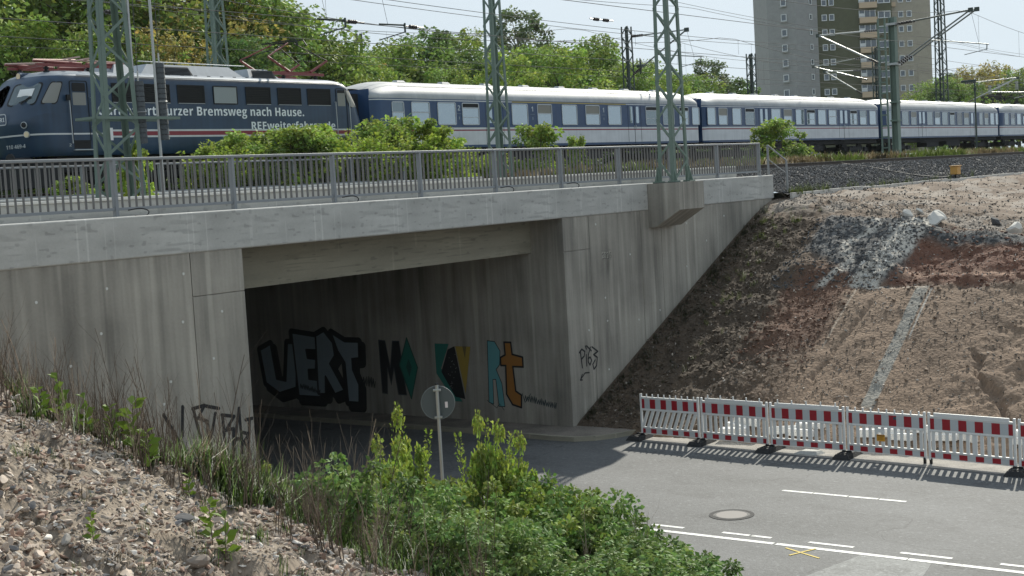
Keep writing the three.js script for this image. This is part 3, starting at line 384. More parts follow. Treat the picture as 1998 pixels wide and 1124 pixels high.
// ---------------------------------------------------------------- near track
{
  const track = (zc, y, x0, x1, name, label, shoulder) => {
    const t = thing(name, label, 'railway track'); const sl = rbox(-0.13, 0.13, -0.2, 0, -1.25, 1.25, 0.02), sm = std(0.3, 0.28, 0.25, 0.9);
    for (const s of [-1, 1]) {
      const rz = zc + s * 0.75, rail = mesh('rail', new Geo().box(x0, x1, y - 0.04, y - 0.004, rz - 0.034, rz + 0.034).box(x0, x1, y - 0.15, y - 0.04, rz - 0.009, rz + 0.009).box(x0, x1, y - 0.172, y - 0.15, rz - 0.07, rz + 0.07), M.rail, t); mesh('rail_head', new Geo().box(x0, x1, y - 0.004, y, rz - 0.03, rz + 0.03), M.railTop, rail);
    }
    let n = 0; for (let x = Math.max(x0, 12.8); x < x1 && n < 120; x += 0.62, n++) mesh('sleeper', sl, sm, t).position.set(x, y - 0.175, zc);
    return t;
  };
  track(-3.8, 6.87, -26, 200, 'railway_track', 'empty track crossing the bridge beside the ballast slope');
  track(-18, 7.23, -60, 260, 'railway_track', 'track that the blue train stands on');
  const bed = struct('ballast_slope', grid(12.57, 130, 500, -5.2, 0.42, 40, (x, z) => 0.07 * noise2(x * 5, z * 5) + 0.06 * noise2(x * 13, z * 13) + (z < -2.35 ? 6.66 : mix(6.66, 5.8, sst(-2.6, 0.6, z) * 0.35 + 0.65 * clamp((z + 2.35) / 2.85)))), M.ballast, 'dark grey ballast slope beside the empty track', 'ballast');
  struct('ballast_slope', grid(-60, 260, 200, -20.4, -15.2, 8, (x, z) => 7.02 - 0.65 * sst(1.6, 2.6, Math.abs(z + 18)) + 0.03 * noise2(x * 3, z * 3)), M.ballast, 'ballast bed under the blue train', 'ballast');
  const r = rng(31), sp = []; for (let i = 0; i < 22000; i++) { const x = 12.7 + 60 * Math.pow(r(), 1.4), z = -2.9 + 3.2 * r(), y = (z < -2.35 ? 6.66 : mix(6.66, 5.8, sst(-2.6, 0.6, z) * 0.35 + 0.65 * clamp((z + 2.35) / 2.85))); sp.push([x, y + 0.01 + 0.03 * r(), z, 0.045 + 0.045 * r(), 3]); }
  scatter('ballast_stones', [stone(51, 0.7), stone(52, 0.6), stone(53, 0.8)], std(1, 1, 1, 0.9), sp, bed, (k) => { const a = 0.05 + 0.13 * k() * k() + (k() < 0.07 ? 0.12 : 0); return lin(a * 1.02, a, a * 0.99); });
  const e = thing('kerb_edging', 'pale concrete edging along the foot of the ballast slope', 'edging'); let k = 0; for (let x = 12.9; x < 90; x += 3.0, k++) mesh('edging_block', rbox(x, x + 2.985, 5.6, 5.86 + 0.02 * Math.sin(k * 2.1), 0.44, 0.54, 0.01), std(0.5, 0.48, 0.44, 0.9), e);
  const bx = thing('track_box', 'small orange track junction box on a short black leg', 'box', [29.6, 5.85, 0.28]); mesh('case', rbox(-0.22, 0.22, 0.16, 0.5, -0.16, 0.16, 0.03), std(0.5, 0.27, 0.06, 0.6), bx); mesh('lid', rbox(-0.25, 0.25, 0.5, 0.55, -0.19, 0.19, 0.015), std(0.45, 0.25, 0.07, 0.6), bx); mesh('leg', new Geo().cyl(V(0, -0.1, 0), V(0, 0.17, 0), 0.05), M.black, bx);
  single('track_cable', 'black cable looping from the rail to the orange track box', 'cable', new THREE.TubeGeometry(new THREE.CatmullRomCurve3([V(24.5, 6.75, -2.7), V(25.4, 6.5, -1.7), V(26.6, 6.12, -0.5), V(28.2, 5.95, 0.1), V(29.6, 5.95, 0.26)]), 30, 0.03, 6), M.black);
}

// ---------------------------------------------------------------- masts
function lattice(o, x, z, y0, y1, wx0, wz0, wx1, wz1, n, leg, brace, m, plates) {
  const at = (y, i, j) => { const t = (y - y0) / (y1 - y0); return V(x + i * mix(wx0, wx1, t) / 2, y, z + j * mix(wz0, wz1, t) / 2); };
  for (const [i, j] of [[-1, -1], [1, -1], [1, 1], [-1, 1]]) {
    const a = at(y0, i, j), b = at(y1, i, j), g = new Geo(), o1 = V(-i * leg / 2, 0, 0), o2 = V(0, 0, -j * leg / 2);   // angle section: two flat webs
    g.bar(a.clone().add(o1), b.clone().add(o1), leg, 0.014, V(0, 0, 1)); g.bar(a.clone().add(o2), b.clone().add(o2), 0.014, leg, V(0, 0, 1)); mesh('leg', g, m, o);
  }
  const ys = []; let acc = 0; for (let k = 0; k <= n; k++) ys.push(y0 + (y1 - y0) * Math.pow(k / n, 0.94));
  const faces = [[[-1, -1], [-1, 1]], [[-1, 1], [1, 1]], [[1, 1], [1, -1]], [[1, -1], [-1, -1]]];
  faces.forEach(([p, q], fi) => { for (let k = 0; k < n; k++) { const s = (k + fi) % 2, a = at(ys[k], ...(s ? p : q)), b = at(ys[k + 1], ...(s ? q : p)), out = V((p[0] + q[0]) * 0.5, 0, (p[1] + q[1]) * 0.5).multiplyScalar(0.006); mesh('brace', new Geo().bar(a.add(out), b.add(out), out.x ? 0.012 : brace, out.x ? brace : 0.012, V(0, 0, 1)), m, o); } });
  if (plates) for (const [i, j] of [[-1, -1], [1, -1], [1, 1], [-1, 1]]) { const a = at(y0, i, j); mesh('base_plate', new Geo().box(a.x - 0.14, a.x + 0.14, y0 - 0.02, y0 + 0.012, a.z - 0.12, a.z + 0.12), m, o); mesh('gusset', new Geo().prism([[-0.13, 0], [0.13, 0], [0.02, 0.42], [-0.02, 0.42]], -0.01, 0.01, (u, v, w) => V(a.x + u, y0 + v, a.z + w + j * 0.02)).prism([[-0.12, 0], [0.12, 0], [0.02, 0.36], [-0.02, 0.36]], -0.01, 0.01, (u, v, w) => V(a.x + w + i * 0.02, y0 + v, a.z + u)), m, o); }
  return o;
}
const mastD = lattice(thing('lattice_mast', 'tall green lattice mast bolted to the concrete corbel of the bridge', 'mast'), 5.12, 0.5, 6.5, 17, 0.86, 0.52, 0.5, 0.34, 20, 0.11, 0.062, M.mast, true);
mesh('bolt_plinth', rbox(4.55, 5.7, 6.46, 6.482, 0.12, 0.9, 0.005), M.mastDark, mastD);
const mastA = lattice(thing('lattice_mast', 'green lattice mast with tension weights and a small platform before the locomotive', 'mast'), -8.62, -7.15, 6.4, 16.5, 1.12, 0.56, 0.5, 0.32, 15, 0.12, 0.07, M.mast, true);
{
  mesh('platform', new Geo().bar(V(-9.5, 8.82, -7.5), V(-6.95, 8.82, -7.5), 0.07, 0.07).bar(V(-9.5, 8.82, -6.75), V(-6.95, 8.82, -6.75), 0.07, 0.07).bar(V(-9.5, 8.82, -7.5), V(-9.5, 8.82, -6.75), 0.06, 0.06).bar(V(-6.95, 8.82, -7.5), V(-6.95, 8.82, -6.75), 0.06, 0.06).bar(V(-8.0, 8.82, -7.5), V(-8.0, 8.82, -6.75), 0.05, 0.05), M.mast, mastA);
  mesh('number_plate', rbox(-9.06, -8.98, 8.28, 8.58, -6.82, -6.81, 0.003), M.white, mastA);
  for (const x of [-8.03, -7.34]) {
    mesh('guide_pole', new Geo().cyl(V(x - 0.12, 6.3, -6.95), V(x - 0.12, 14, -6.95), 0.035, 0.035, 8), M.steelPale, mastA);
    const y0 = x < -7.6 ? 8.2 : 8.28, n = x < -7.6 ? 12 : 15, dy = 0.128;
    const w = thing('tension_weight', x < -7.6 ? 'shorter stack of dark concrete tension weights hanging by the mast' : 'taller stack of dark concrete tension weights hanging by the mast', 'weight', [x + 0.03, y0, -6.95], 0, 'tension weights at the green mast');
    for (let k = 0; k < n; k++) mesh('weight_disc', new THREE.CylinderGeometry(0.125, 0.13, dy - 0.012, 14).translate(0, dy * (k + 0.5), 0), std(0.085, 0.095, 0.1, 0.85), w);
    mesh('rod', new Geo().cyl(V(0, 0, 0), V(0, n * dy + 0.25, 0), 0.02), M.steelPale, w); mesh('rope', new Geo().cyl(V(0, n * dy + 0.25, 0), V(0.02, 5.6, 0), 0.008, 0.008, 5), M.wire, w); mesh('band', new THREE.TorusGeometry(0.137, 0.012, 5, 16).rotateX(Math.PI / 2).translate(0, dy * n * 0.5, 0), M.steelPale, w);
  }
}
lattice(thing('lattice_mast', 'green lattice mast standing in the bushes before the first coach', 'mast'), 10.75, -10, 6.4, 16, 0.86, 0.5, 0.48, 0.32, 18, 0.11, 0.065, M.mast, false);
lattice(thing('lattice_mast', 'green lattice mast behind the locomotive roof before the wood', 'mast'), 8.25, -22, 6.4, 17, 0.95, 0.6, 0.55, 0.4, 14, 0.12, 0.07, M.mast, false);
const mastE = lattice(thing('lattice_mast', 'short dark lattice mast with a pulley wheel behind the first coach', 'mast'), 37.2, -20.6, 6.4, 15.05, 0.6, 0.5, 0.5, 0.4, 16, 0.09, 0.05, M.mastDark, false);
mesh('pulley_wheel', new THREE.TorusGeometry(0.42, 0.04, 6, 24).rotateY(0.6).translate(37.7, 12.85, -20.1), M.mastDark, mastE); mesh('pulley_spokes', new Geo().bar(V(37.35, 12.85, -20.35), V(38.05, 12.85, -19.85), 0.04).bar(V(37.7, 12.43, -20.1), V(37.7, 13.27, -20.1), 0.04).cyl(V(37.6, 12.85, -20.3), V(37.8, 12.85, -19.9), 0.1), M.mastDark, mastE);
lattice(thing('lattice_mast', 'short dark lattice mast behind the second coach beside the tower block', 'mast'), 55.0, -22, 6.4, 14.4, 0.62, 0.5, 0.56, 0.45, 14, 0.09, 0.05, M.mastDark, false);
lattice(thing('lattice_mast', 'tall slender dark lattice pylon beyond the train by the tower block', 'mast'), 99.5, -25, 6.4, 27, 1.5, 0.9, 0.75, 0.6, 22, 0.13, 0.08, M.mastDark, false);
lattice(thing('lattice_mast', 'dark lattice mast partly hidden by the green steel post', 'mast'), 84, -25, 6.4, 16.4, 0.8, 0.6, 0.7, 0.5, 14, 0.1, 0.06, M.mastDark, false);
const mastI = thing('ladder_mast', 'narrow ladder-like steel mast standing before the third coach', 'mast');
for (const z of [-14.05, -13.6]) mesh('leg', new Geo().box(57.25, 57.34, 6.4, 15.9, z - 0.05, z + 0.05), M.mast, mastI); for (let k = 0; k < 13; k++) mesh('rung', new Geo().box(57.27, 57.32, 6.9 + k * 0.7, 6.99 + k * 0.7, -14.0, -13.65), M.mast, mastI);
const mastH = thing('steel_post', 'thick green steel post with cantilever arms on a concrete foot', 'mast');
mesh('beam', new Geo().box(44.0, 44.4, 6.9, 14.55, -8.15, -8.12).box(44.0, 44.4, 6.9, 14.55, -7.83, -7.8).box(44.18, 44.22, 6.9, 14.55, -8.12, -7.83), M.mast, mastH); mesh('foot', rbox(43.4, 45.0, 6.5, 7.12, -8.7, -7.1, 0.05), M.beam, mastH); for (const y of [7.14, 8.9, 9.9]) mesh('bracket', new Geo().box(43.95, 44.45, y, y + 0.09, -8.2, -7.75), M.mast, mastH);
mesh('bracket', new Geo().box(43.9, 44.5, 14.1, 14.22, -8.25, -7.7), M.steelPale, mastH); mesh('bracket', new Geo().box(43.9, 44.5, 11.95, 12.07, -8.25, -7.7), M.steelPale, mastH); mesh('sign_box', rbox(44.41, 44.6, 9.3, 10.2, -8.1, -7.85, 0.01), M.mastDark, mastH);
function cantilever(label, x, zm, zt, yTop, yLow, yTip, m, lower = true, th = 0.035) {
  const c = thing('cantilever_arm', label, 'cantilever'), d = Math.sign(zt - zm), ins = (a, b) => { const g = new Geo(), L = a.distanceTo(b), n = 6; for (let k = 0; k < n; k++) { const p = a.clone().lerp(b, (k + 0.1) / n), q = a.clone().lerp(b, (k + 0.75) / n); g.cyl(p, q, 0.085, 0.06, 8); } return g; };
  const tip = V(x, yTip, zt), a0 = V(x, yTop, zm), a1 = a0.clone().lerp(tip, 0.22), b0 = V(x, yLow, zm), b1 = b0.clone().lerp(tip, 0.16);
  mesh('top_tube', new Geo().cyl(a1, tip, th, th, 8), m, c); mesh('insulator', ins(a0, a1), M.ceramic, c); mesh('diagonal_tube', new Geo().cyl(b1, tip, th * 1.25, th * 1.25, 8), m, c); mesh('insulator', ins(b0, b1), M.ceramic, c);
  mesh('clamp', new Geo().box(x - 0.06, x + 0.06, yTip - 0.12, yTip + 0.1, zt - 0.12, zt + 0.12), M.mastDark, c);
  if (lower) { const yr = yLow + 0.55, zr = zt + d * 0.9, zb = mix(zm, zt, 0.45), yb = mix(yLow, yTip, 0.45); mesh('registration_tube', new Geo().cyl(V(x, yb, zb), V(x, yr, zr), th * 0.8, th * 0.8, 8), m, c); mesh('steady_arm', new Geo().cyl(V(x, yr, zr - d * 0.1), V(x, yr - 0.28, zr - d * 0.12), 0.03, 0.03, 6).cyl(V(x, yr - 0.24, zr - d * 0.1), V(x, yr - 0.42, zr - d * 1.3), 0.02, 0.02, 6), m, c); mesh('stay_wire', new Geo().cyl(tip, V(x, yr, zr - d * 0.5), 0.008, 0.008, 5), M.wire, c); }
  return c;
}
cantilever('grey cantilever arm reaching from the green steel post over the empty track', 44.2, -7.8, -3.7, 14.15, 12.0, 14.45, std(0.2, 0.22, 0.21, 0.5, { metalness: 0.4 }));
cantilever('second grey cantilever arm close beside the first on the green steel post', 44.75, -7.8, -3.55, 14.2, 12.0, 14.5, std(0.2, 0.22, 0.21, 0.5, { metalness: 0.4 }), false);
cantilever('pale cantilever arm on the ladder mast over the train', 57.3, -14.1, -18.2, 15.2, 13.1, 15.3, M.steelPale, false, 0.05);
cantilever('pale cantilever arm beyond the train, lower against the olive wall', 80, -24.7, -27.9, 14.3, 12.4, 14.5, M.steelPale, false, 0.05);
cantilever('pale cantilever arm beyond the train, thin and high against the grey wall', 88, -27.5, -32.5, 16.0, 14.0, 15.6, M.steelPale, false, 0.04);
cantilever('dark cantilever arm reaching over the train from the mast with pulley wheel', 37.4, -20.4, -16.9, 14.5, 12.4, 14.5, std(0.11, 0.13, 0.125, 0.5), true);
cantilever('pale cantilever arm above the end of the third coach', 97, -22, -17.3, 13.4, 11.6, 13.5, M.steelPale, true, 0.05);
cantilever('pale cantilever arm over the train beside the far road bridge', 131, -21.5, -15.5, 12.0, 10.2, 14.0, M.steelPale, true, 0.06);

// ---------------------------------------------------------------- overhead wires
{
  const wire = (label, z, y, x0, x1, r, sag = 0, dz = 0, dy = 0) => { const span = 46, pts = []; for (let x = x0; x <= x1; x += 4) { const t = ((x - 44.3) / span) % 1, f = ((t % 1) + 1) % 1, k = (x - x0) / (x1 - x0); pts.push(V(x, y - sag * 4 * f * (1 - f) + dy * k, z + dz * k)); } const c = new THREE.CatmullRomCurve3(pts, false, 'catmullrom', 0.5); return single('overhead_wire', label, 'wire', new THREE.TubeGeometry(c, pts.length * 2, r, 4), M.wire); };
  const drop = (z, y, yc, x0, x1, sag, step) => { for (let x = x0; x < x1; x += step) { const f = ((((x - 44.3) / 46) % 1) + 1) % 1, yt = yc - sag * 4 * f * (1 - f); if (yt - y < 0.25) continue; single('dropper_wire', 'thin vertical dropper between the carrying and contact wires', 'wire', new Geo().cyl(V(x, y, z), V(x, yt, z), 0.006, 0.006, 4, false), M.wire, 'droppers of the overhead lines'); } };
  wire('contact wire above the empty track', -3.9, 12.35, -40, 220, 0.011); wire('carrying wire above the empty track, fixed to the arm on the green post', -3.9, 14.4, -40, 220, 0.011, 1.0); drop(-3.9, 12.35, 14.4, 46, 100, 1.0, 7);
  wire('low slack feeder wire passing over the middle of the bridge', -9, 12.0, -40, 180, 0.011, 0.1); wire('upper feeder wire passing over the middle of the bridge', -9, 12.95, -40, 180, 0.01, 0.35); drop(-9, 12.0, 12.95, -8, 40, 0.35, 9);
  wire('contact wire above the blue train', -17.9, 12.75, -40, 300, 0.013); wire('sagging carrying wire above the blue train', -17.9, 14.5, -40, 300, 0.013, 1.1); drop(-17.9, 12.75, 14.5, 2, 110, 1.1, 9);
  wire('contact wire of the track behind the train', -23, 12.9, -40, 320, 0.013); wire('sagging carrying wire of the track behind the train', -23, 15.2, -40, 320, 0.013, 1.2); drop(-23, 12.9, 15.2, 8, 120, 1.2, 10);
  wire('contact wire of the farthest track', -28.5, 13.3, -40, 320, 0.01); wire('sagging carrying wire of the farthest track', -28.5, 16.2, -40, 320, 0.013, 1.2); drop(-28.5, 13.3, 16.2, 15, 120, 1.2, 11);
  wire('high feeder wire above all tracks', -22, 17.2, -40, 320, 0.013, 0.5); wire('high twin feeder wire beside the other', -20.6, 16.6, -40, 320, 0.013, 0.5); wire('wire slanting across between the tracks', -12, 13.6, -10, 170, 0.011, 0.3, -10, 0.4);
  // section insulators and pull-off arms hanging in the spans
  const insul = (label, x, y, z) => { const g = new Geo(); for (let k = 0; k < 4; k++) g.cyl(V(x + k * 0.09, y, z), V(x + k * 0.09 + 0.06, y, z), 0.07, 0.055, 8); g.cyl(V(x - 0.3, y, z), V(x + 0.7, y, z), 0.022, 0.022, 6); single('wire_insulator', label, 'insulator', g, M.ceramic); };
  insul('dark insulator in the wire between the wood and the first lattice mast', 2.0, 12.0, -9); insul('dark insulator beside the pull-off arm on the feeder wire', 4.9, 12.0, -9); insul('dark double insulator high between two lattice masts', 16.0, 12.9, -9); insul('second half of the dark double insulator', 16.7, 12.9, -9); insul('grey insulator against the trees above the locomotive', -7.2, 11.72, -9);
  for (const [x, l] of [[0.6, 'dark pull-off arm hanging in the wire beside the wood'], [3.4, 'dark pull-off arm hanging in the wire nearer the lattice mast']]) { const a = thing('pull_off_arm', l, 'wire arm'); mesh('tube', new Geo().cyl(V(x, 12.0, -9), V(x + 0.9, 11.98, -8.7), 0.03, 0.03, 6), M.mastDark, a); mesh('hanger', new Geo().cyl(V(x + 0.9, 12.05, -8.7), V(x + 0.9, 11.75, -8.7), 0.035, 0.035, 6), M.mastDark, a); mesh('steady_arm', new Geo().cyl(V(x + 0.88, 11.76, -8.7), V(x + 0.0, 11.5, -9), 0.02, 0.02, 6), M.mastDark, a); mesh('suspension_wire', new Geo().cyl(V(x + 0.3, 12.0, -8.9), V(x - 0.1, 13.6, -8.9), 0.008, 0.008, 4), M.wire, a); }
}
// lamp post by the track
{ const l = thing('yard_lamp', 'thin dark yard lamp post with a flat head before the coaches', 'lamp post', [69.5, 6.5, -12]); mesh('pole', new Geo().cyl(V(0, 0, 0), V(0, 5.6, 0), 0.08, 0.05, 8), M.mastDark, l); mesh('lamp_head', rbox(-0.1, 0.1, 5.5, 5.68, -0.95, 0.1, 0.03), M.mastDark, l); mesh('collar', new Geo().cyl(V(0, 4.9, 0), V(0, 5.1, 0), 0.11), M.mastDark, l); }

// ---------------------------------------------------------------- barrier fence
{
  const ends = [[-0.3, 2.3], [-0.42, 4.12], [-0.6, 6.08], [-0.66, 8.05], [-0.82, 10.02], [-1.06, 12.05], [-1.25, 14.05]];
  const kinds = [
    ['slanted', 'red and white barrier panel with slanted slots next to the abutment'], ['raised', 'red and white barrier panel with a raised peg bar, next to the slanted one'], ['raised', 'red and white barrier with a raised peg bar beside the one with yellow sign'],
    ['pegs', 'red and white barrier panel with a row of pegs and a yellow sign'], ['bar', 'red and white barrier panel with a plain bar on top and no pegs'], ['pegs', 'red and white barrier panel after the plain topped one'],
  ];
  kinds.forEach(([kind, label], i) => {
    const [x0, z0] = ends[i], [x1, z1] = ends[i + 1], L = Math.hypot(x1 - x0, z1 - z0) - 0.05, b = thing('safety_barrier', label, 'barrier', [(x0 + x1) / 2, 0.1, (z0 + z1) / 2], -Math.atan2(z1 - z0, x1 - x0), 'barrier panels along the road'), h = L / 2, w = M.plastic;
    mesh('post', rbox(-h, -h + 0.055, 0, 1.06, -0.028, 0.028, 0.01), w, b); mesh('post', rbox(h - 0.055, h, 0, 1.06, -0.028, 0.028, 0.01), w, b);
    mesh('top_board', rbox(-h + 0.055, h - 0.055, 0.65, 0.97, -0.02, 0.015, 0.006), w, b); mesh('bottom_board', rbox(-h + 0.055, h - 0.055, 0.03, 0.19, -0.02, 0.015, 0.006), w, b);
    mesh('ledge', rbox(-h + 0.055, h - 0.055, 0.635, 0.665, -0.026, 0.026, 0.005), w, b); mesh('ledge', rbox(-h + 0.055, h - 0.055, 0.19, 0.215, -0.026, 0.026, 0.005), w, b); mesh('ledge', rbox(-h + 0.055, h - 0.055, 0.955, 0.985, -0.026, 0.026, 0.005), w, b);
    const n = 11, a0 = -h + 0.06, a1 = h - 0.06, cuts = [0]; for (let k = 0; k < n; k++) cuts.push(cuts[k] + (k === 0 || k === n - 1 ? 0.5 : 1)); const tot = cuts[n];
    for (let k = 0; k < n; k++) { const p = mix(a0, a1, cuts[k] / tot), q = mix(a0, a1, cuts[k + 1] / tot), m = k % 2 ? M.stripeWhite : M.stripeRed; mesh('stripe', new Geo().box(p, q, 0.69, 0.93, 0.0155, 0.0185), m, b); mesh('stripe', new Geo().box(p, q, 0.055, 0.17, 0.0155, 0.0185), m, b); }
    if (kind === 'slanted') for (let k = 0; k < 10; k++) { const x = mix(-h + 0.14, h - 0.2, k / 9), g = new Geo().hexa([V(x - 0.12, 0.215, 0.015), V(x - 0.035, 0.215, 0.015), V(x - 0.035, 0.215, -0.015), V(x - 0.12, 0.215, -0.015), V(x + 0.05, 0.635, 0.015), V(x + 0.135, 0.635, 0.015), V(x + 0.135, 0.635, -0.015), V(x + 0.05, 0.635, -0.015)]); mesh('slat', g, w, b); }
    else for (let k = 0; k < 12; k++) { const x = mix(-h + 0.12, h - 0.12, k / 11), wd = k === 6 && i !== 3 ? 0.11 : 0.078; mesh('slat', rbox(x - wd / 2, x + wd / 2, 0.216, 0.634, -0.014, 0.014, 0.004), w, b); }
    const pegs = kind === 'raised' ? 5 : kind === 'bar' ? 0 : 10; if (kind !== 'slanted' && kind !== 'pegs') mesh('top_bar', rbox(-h + 0.14, h - 0.14, 0.985, 1.055, -0.022, 0.022, 0.008), w, b);
    for (let k = 0; k < pegs; k++) { const x = kind === 'raised' ? mix(-h + 0.22, h - 0.22, k / 4) : mix(-h + 0.03, h - 0.1, k / 9.3), y = kind === 'raised' ? 1.055 : 0.98; mesh('peg', new THREE.CylinderGeometry(0.017, 0.02, 0.08, 10).translate(x, y + 0.04, 0), w, b); }
    if (i === 3) { const c = document.createElement('canvas'); c.width = 128; c.height = 96; const g = c.getContext('2d'); g.fillStyle = '#d69a2d'; g.fillRect(0, 0, 128, 96); g.fillStyle = '#5a3a14'; g.fillRect(8, 10, 112, 14); for (let k = 0; k < 4; k++) g.fillRect(14, 34 + k * 13, 96 - 18 * (k % 2), 4); const t = new THREE.CanvasTexture(c); t.colorSpace = THREE.SRGBColorSpace; const s = mesh('sign_plate', new THREE.BoxGeometry(0.2, 0.15, 0.004).translate(-0.12, 0.4, 0.02), new THREE.MeshStandardMaterial({ map: t, roughness: 0.5 }), b); s.userData.label = 'small yellow notice'; mesh('sticker', new Geo().box(0.2, 0.27, 0.84, 0.9, 0.019, 0.021), std(0.03, 0.07, 0.1), b); mesh('tape_patch', rbox(-0.24, -0.02, 0.52, 0.62, 0.015, 0.02, 0.003), M.white, b); }
  });
  ends.slice(0, 7).forEach(([x, z], i) => { if (i === 4) return; const l = i === 0 ? 'black rubber foot under the free end of the slanted barrier' : 'black rubber foot at a joint of the barrier panels', f = thing('rubber_base', l, 'rubber base', [x - 0.02, 0.008, z + 0.01], 0.08 * Math.sin(i * 3), i ? 'barrier feet at the joints' : undefined); mesh('base', new Geo().hexa([V(-0.42, 0, 0.21), V(0.42, 0, 0.21), V(0.42, 0, -0.21), V(-0.42, 0, -0.21), V(-0.34, 0.1, 0.15), V(0.34, 0.1, 0.15), V(0.34, 0.1, -0.15), V(-0.34, 0.1, -0.15)]), M.rubber, f); mesh('handle', new Geo().box(-0.3, -0.12, 0.101, 0.118, -0.05, 0.05), M.rubber, f); mesh('socket', new Geo().box(-0.05, 0.05, 0.101, 0.14, -0.1, 0.1), M.black, f); });
  { const g = new Geo().box(-0.85, -0.79, 0.0, 0.14, 9.92, 9.97).box(-0.85, -0.79, 0, 0.14, 10.06, 10.11); single('barrier_stub', 'two short black pegs under a barrier joint without a foot', 'stub', g, M.black); }
  single('rubber_base', 'old pale grey slab lying on the verge under the fence', 'slab', new Geo().hexa([V(-0.85, 0.008, 7.35), V(-0.5, 0.008, 7.45), V(-0.42, 0.008, 6.85), V(-0.8, 0.008, 6.78), V(-0.8, 0.07, 7.28), V(-0.55, 0.08, 7.36), V(-0.5, 0.07, 6.95), V(-0.75, 0.06, 6.9)]), M.beam);
  // kerb stones and rubble behind the fence
  const r = rng(61); for (let i = 0; i < 26; i++) { const z = 4.6 + r() * 9.5, x = 0.15 + r() * 0.55, o = single('concrete_block', 'pale concrete kerb block lying behind the barrier panels', 'block', rbox(-0.07 - 0.05 * r(), 0.08, 0, 0.14 + 0.08 * r(), -0.25 - 0.2 * r(), 0.3, 0.02), M.white, 'pale blocks behind the barriers'); o.position.set(x, hillHeight(x, z) + 0.02, z); o.rotation.set(0.15 * (r() - 0.5), (r() - 0.5) * 1.2, 0.3 * (r() - 0.5)); }
}
// round sign seen from the back
{
  const s = thing('road_sign', 'back of a round traffic sign on a grey post in the bushes', 'road sign', [-11.15, 0, 4.7], THREE.MathUtils.degToRad(-53)); s.rotation.z = 0.0;
  mesh('post', new Geo().cyl(V(0, -0.1, 0.06), V(0, 3.1, 0.06), 0.033, 0.033, 14), M.steelPale, s); mesh('cap', new Geo().cyl(V(0, 3.1, 0.06), V(0, 3.13, 0.06), 0.04, 0.03, 14), M.black, s);
  mesh('disc', new THREE.CylinderGeometry(0.31, 0.31, 0.012, 48).rotateX(Math.PI / 2).translate(0, 2.76, 0), std(0.075, 0.09, 0.093, 0.6), s); mesh('rim', new THREE.TorusGeometry(0.308, 0.009, 6, 48).translate(0, 2.76, 0.002), std(0.16, 0.18, 0.185, 0.5, { metalness: 0.3 }), s);
  for (const y of [2.5, 3.0]) mesh('clamp', rbox(-0.07, 0.07, y - 0.018, y + 0.018, 0.008, 0.1, 0.006), M.steelPale, s);
  mesh('sticker', new Geo().box(0.13, 0.18, 2.66, 2.77, 0.0065, 0.0085), std(0.7, 0.62, 0.62, 0.6), s);
}

// ---------------------------------------------------------------- train
const ZT = -18, HB = 1.42;
const paintMat = (r, g, b, rough = 0.42, dirt = 0.25, seed = 0) => { const t = texture(512, 256, (u, v) => { const s = vnoise(u * 90, v * 3 + seed, 90, 3), f = fbm(u * 9 + seed, v * 9, 4), k = 1 + dirt * ((s - 0.5) * 0.5 + (f - 0.5) * 1.1); return [r * k, g * k, b * k]; }, 9, 4.5); return new THREE.MeshStandardMaterial({ map: t, roughness: rough, metalness: 0.0 }); };
const TM = {
  locoBlue: paintMat(0.02, 0.048, 0.092, 0.36, 0.5, 3), locoRoof: paintMat(0.3, 0.33, 0.36, 0.4, 0.3, 7), blue: paintMat(0.018, 0.056, 0.14, 0.4, 0.3, 11), grey: paintMat(0.62, 0.63, 0.65, 0.5, 0.28, 17), roof: paintMat(0.38, 0.39, 0.395, 0.6, 0.35, 23), cream: paintMat(0.62, 0.63, 0.63, 0.5, 0.2, 29),
  red: std(0.25, 0.03, 0.045, 0.5), yellow: std(0.4, 0.31, 0.08, 0.5), frame: std(0.42, 0.45, 0.47, 0.4, { metalness: 0.5 }), dark: std(0.006, 0.0065, 0.0075, 0.7), under: std(0.02, 0.02, 0.022, 0.85), rubber: std(0.02, 0.021, 0.023, 0.8),
  glass: new THREE.MeshPhysicalMaterial({ color: lin(0.36, 0.42, 0.46), roughness: 0.04, metalness: 0.75 }), glassDim: new THREE.MeshPhysicalMaterial({ color: lin(0.2, 0.24, 0.26), roughness: 0.05, metalness: 0.7 }), glassDeep: new THREE.MeshPhysicalMaterial({ color: lin(0.075, 0.09, 0.1), roughness: 0.05, metalness: 0.55 }), curtain: std(0.21, 0.2, 0.165, 0.35), cabGlass: new THREE.MeshPhysicalMaterial({ color: lin(0.12, 0.15, 0.16), roughness: 0.05, metalness: 0.5 }), blind: std(0.25, 0.25, 0.23, 0.7), panto: std(0.2, 0.045, 0.04, 0.5), pantoPale: std(0.42, 0.3, 0.26, 0.4, { metalness: 0.4 }), lettering: std(0.5, 0.53, 0.55, 0.5),
};
function loft(rows, closed = false) {                   // rows of equal length arrays of Vector3 -> smooth indexed sheet, uv metres along x / y
  const p = [], u = [], ix = [], n = rows[0].length; for (const r of rows) for (const q of r) { p.push(q.x, q.y, q.z); u.push(q.x, q.y + Math.abs(q.z) * 0.5); }
  for (let j = 0; j + 1 < rows.length; j++) for (let i = 0; i + 1 < n; i++) { const a = j * n + i, b = a + 1, c = a + n, d = c + 1; ix.push(a, c, b, b, c, d); }
  const g = new THREE.BufferGeometry(); g.setAttribute('position', new THREE.Float32BufferAttribute(p, 3)); g.setAttribute('uv', new THREE.Float32BufferAttribute(u, 2)); g.setIndex(ix); g.computeVertexNormals(); return g;
}
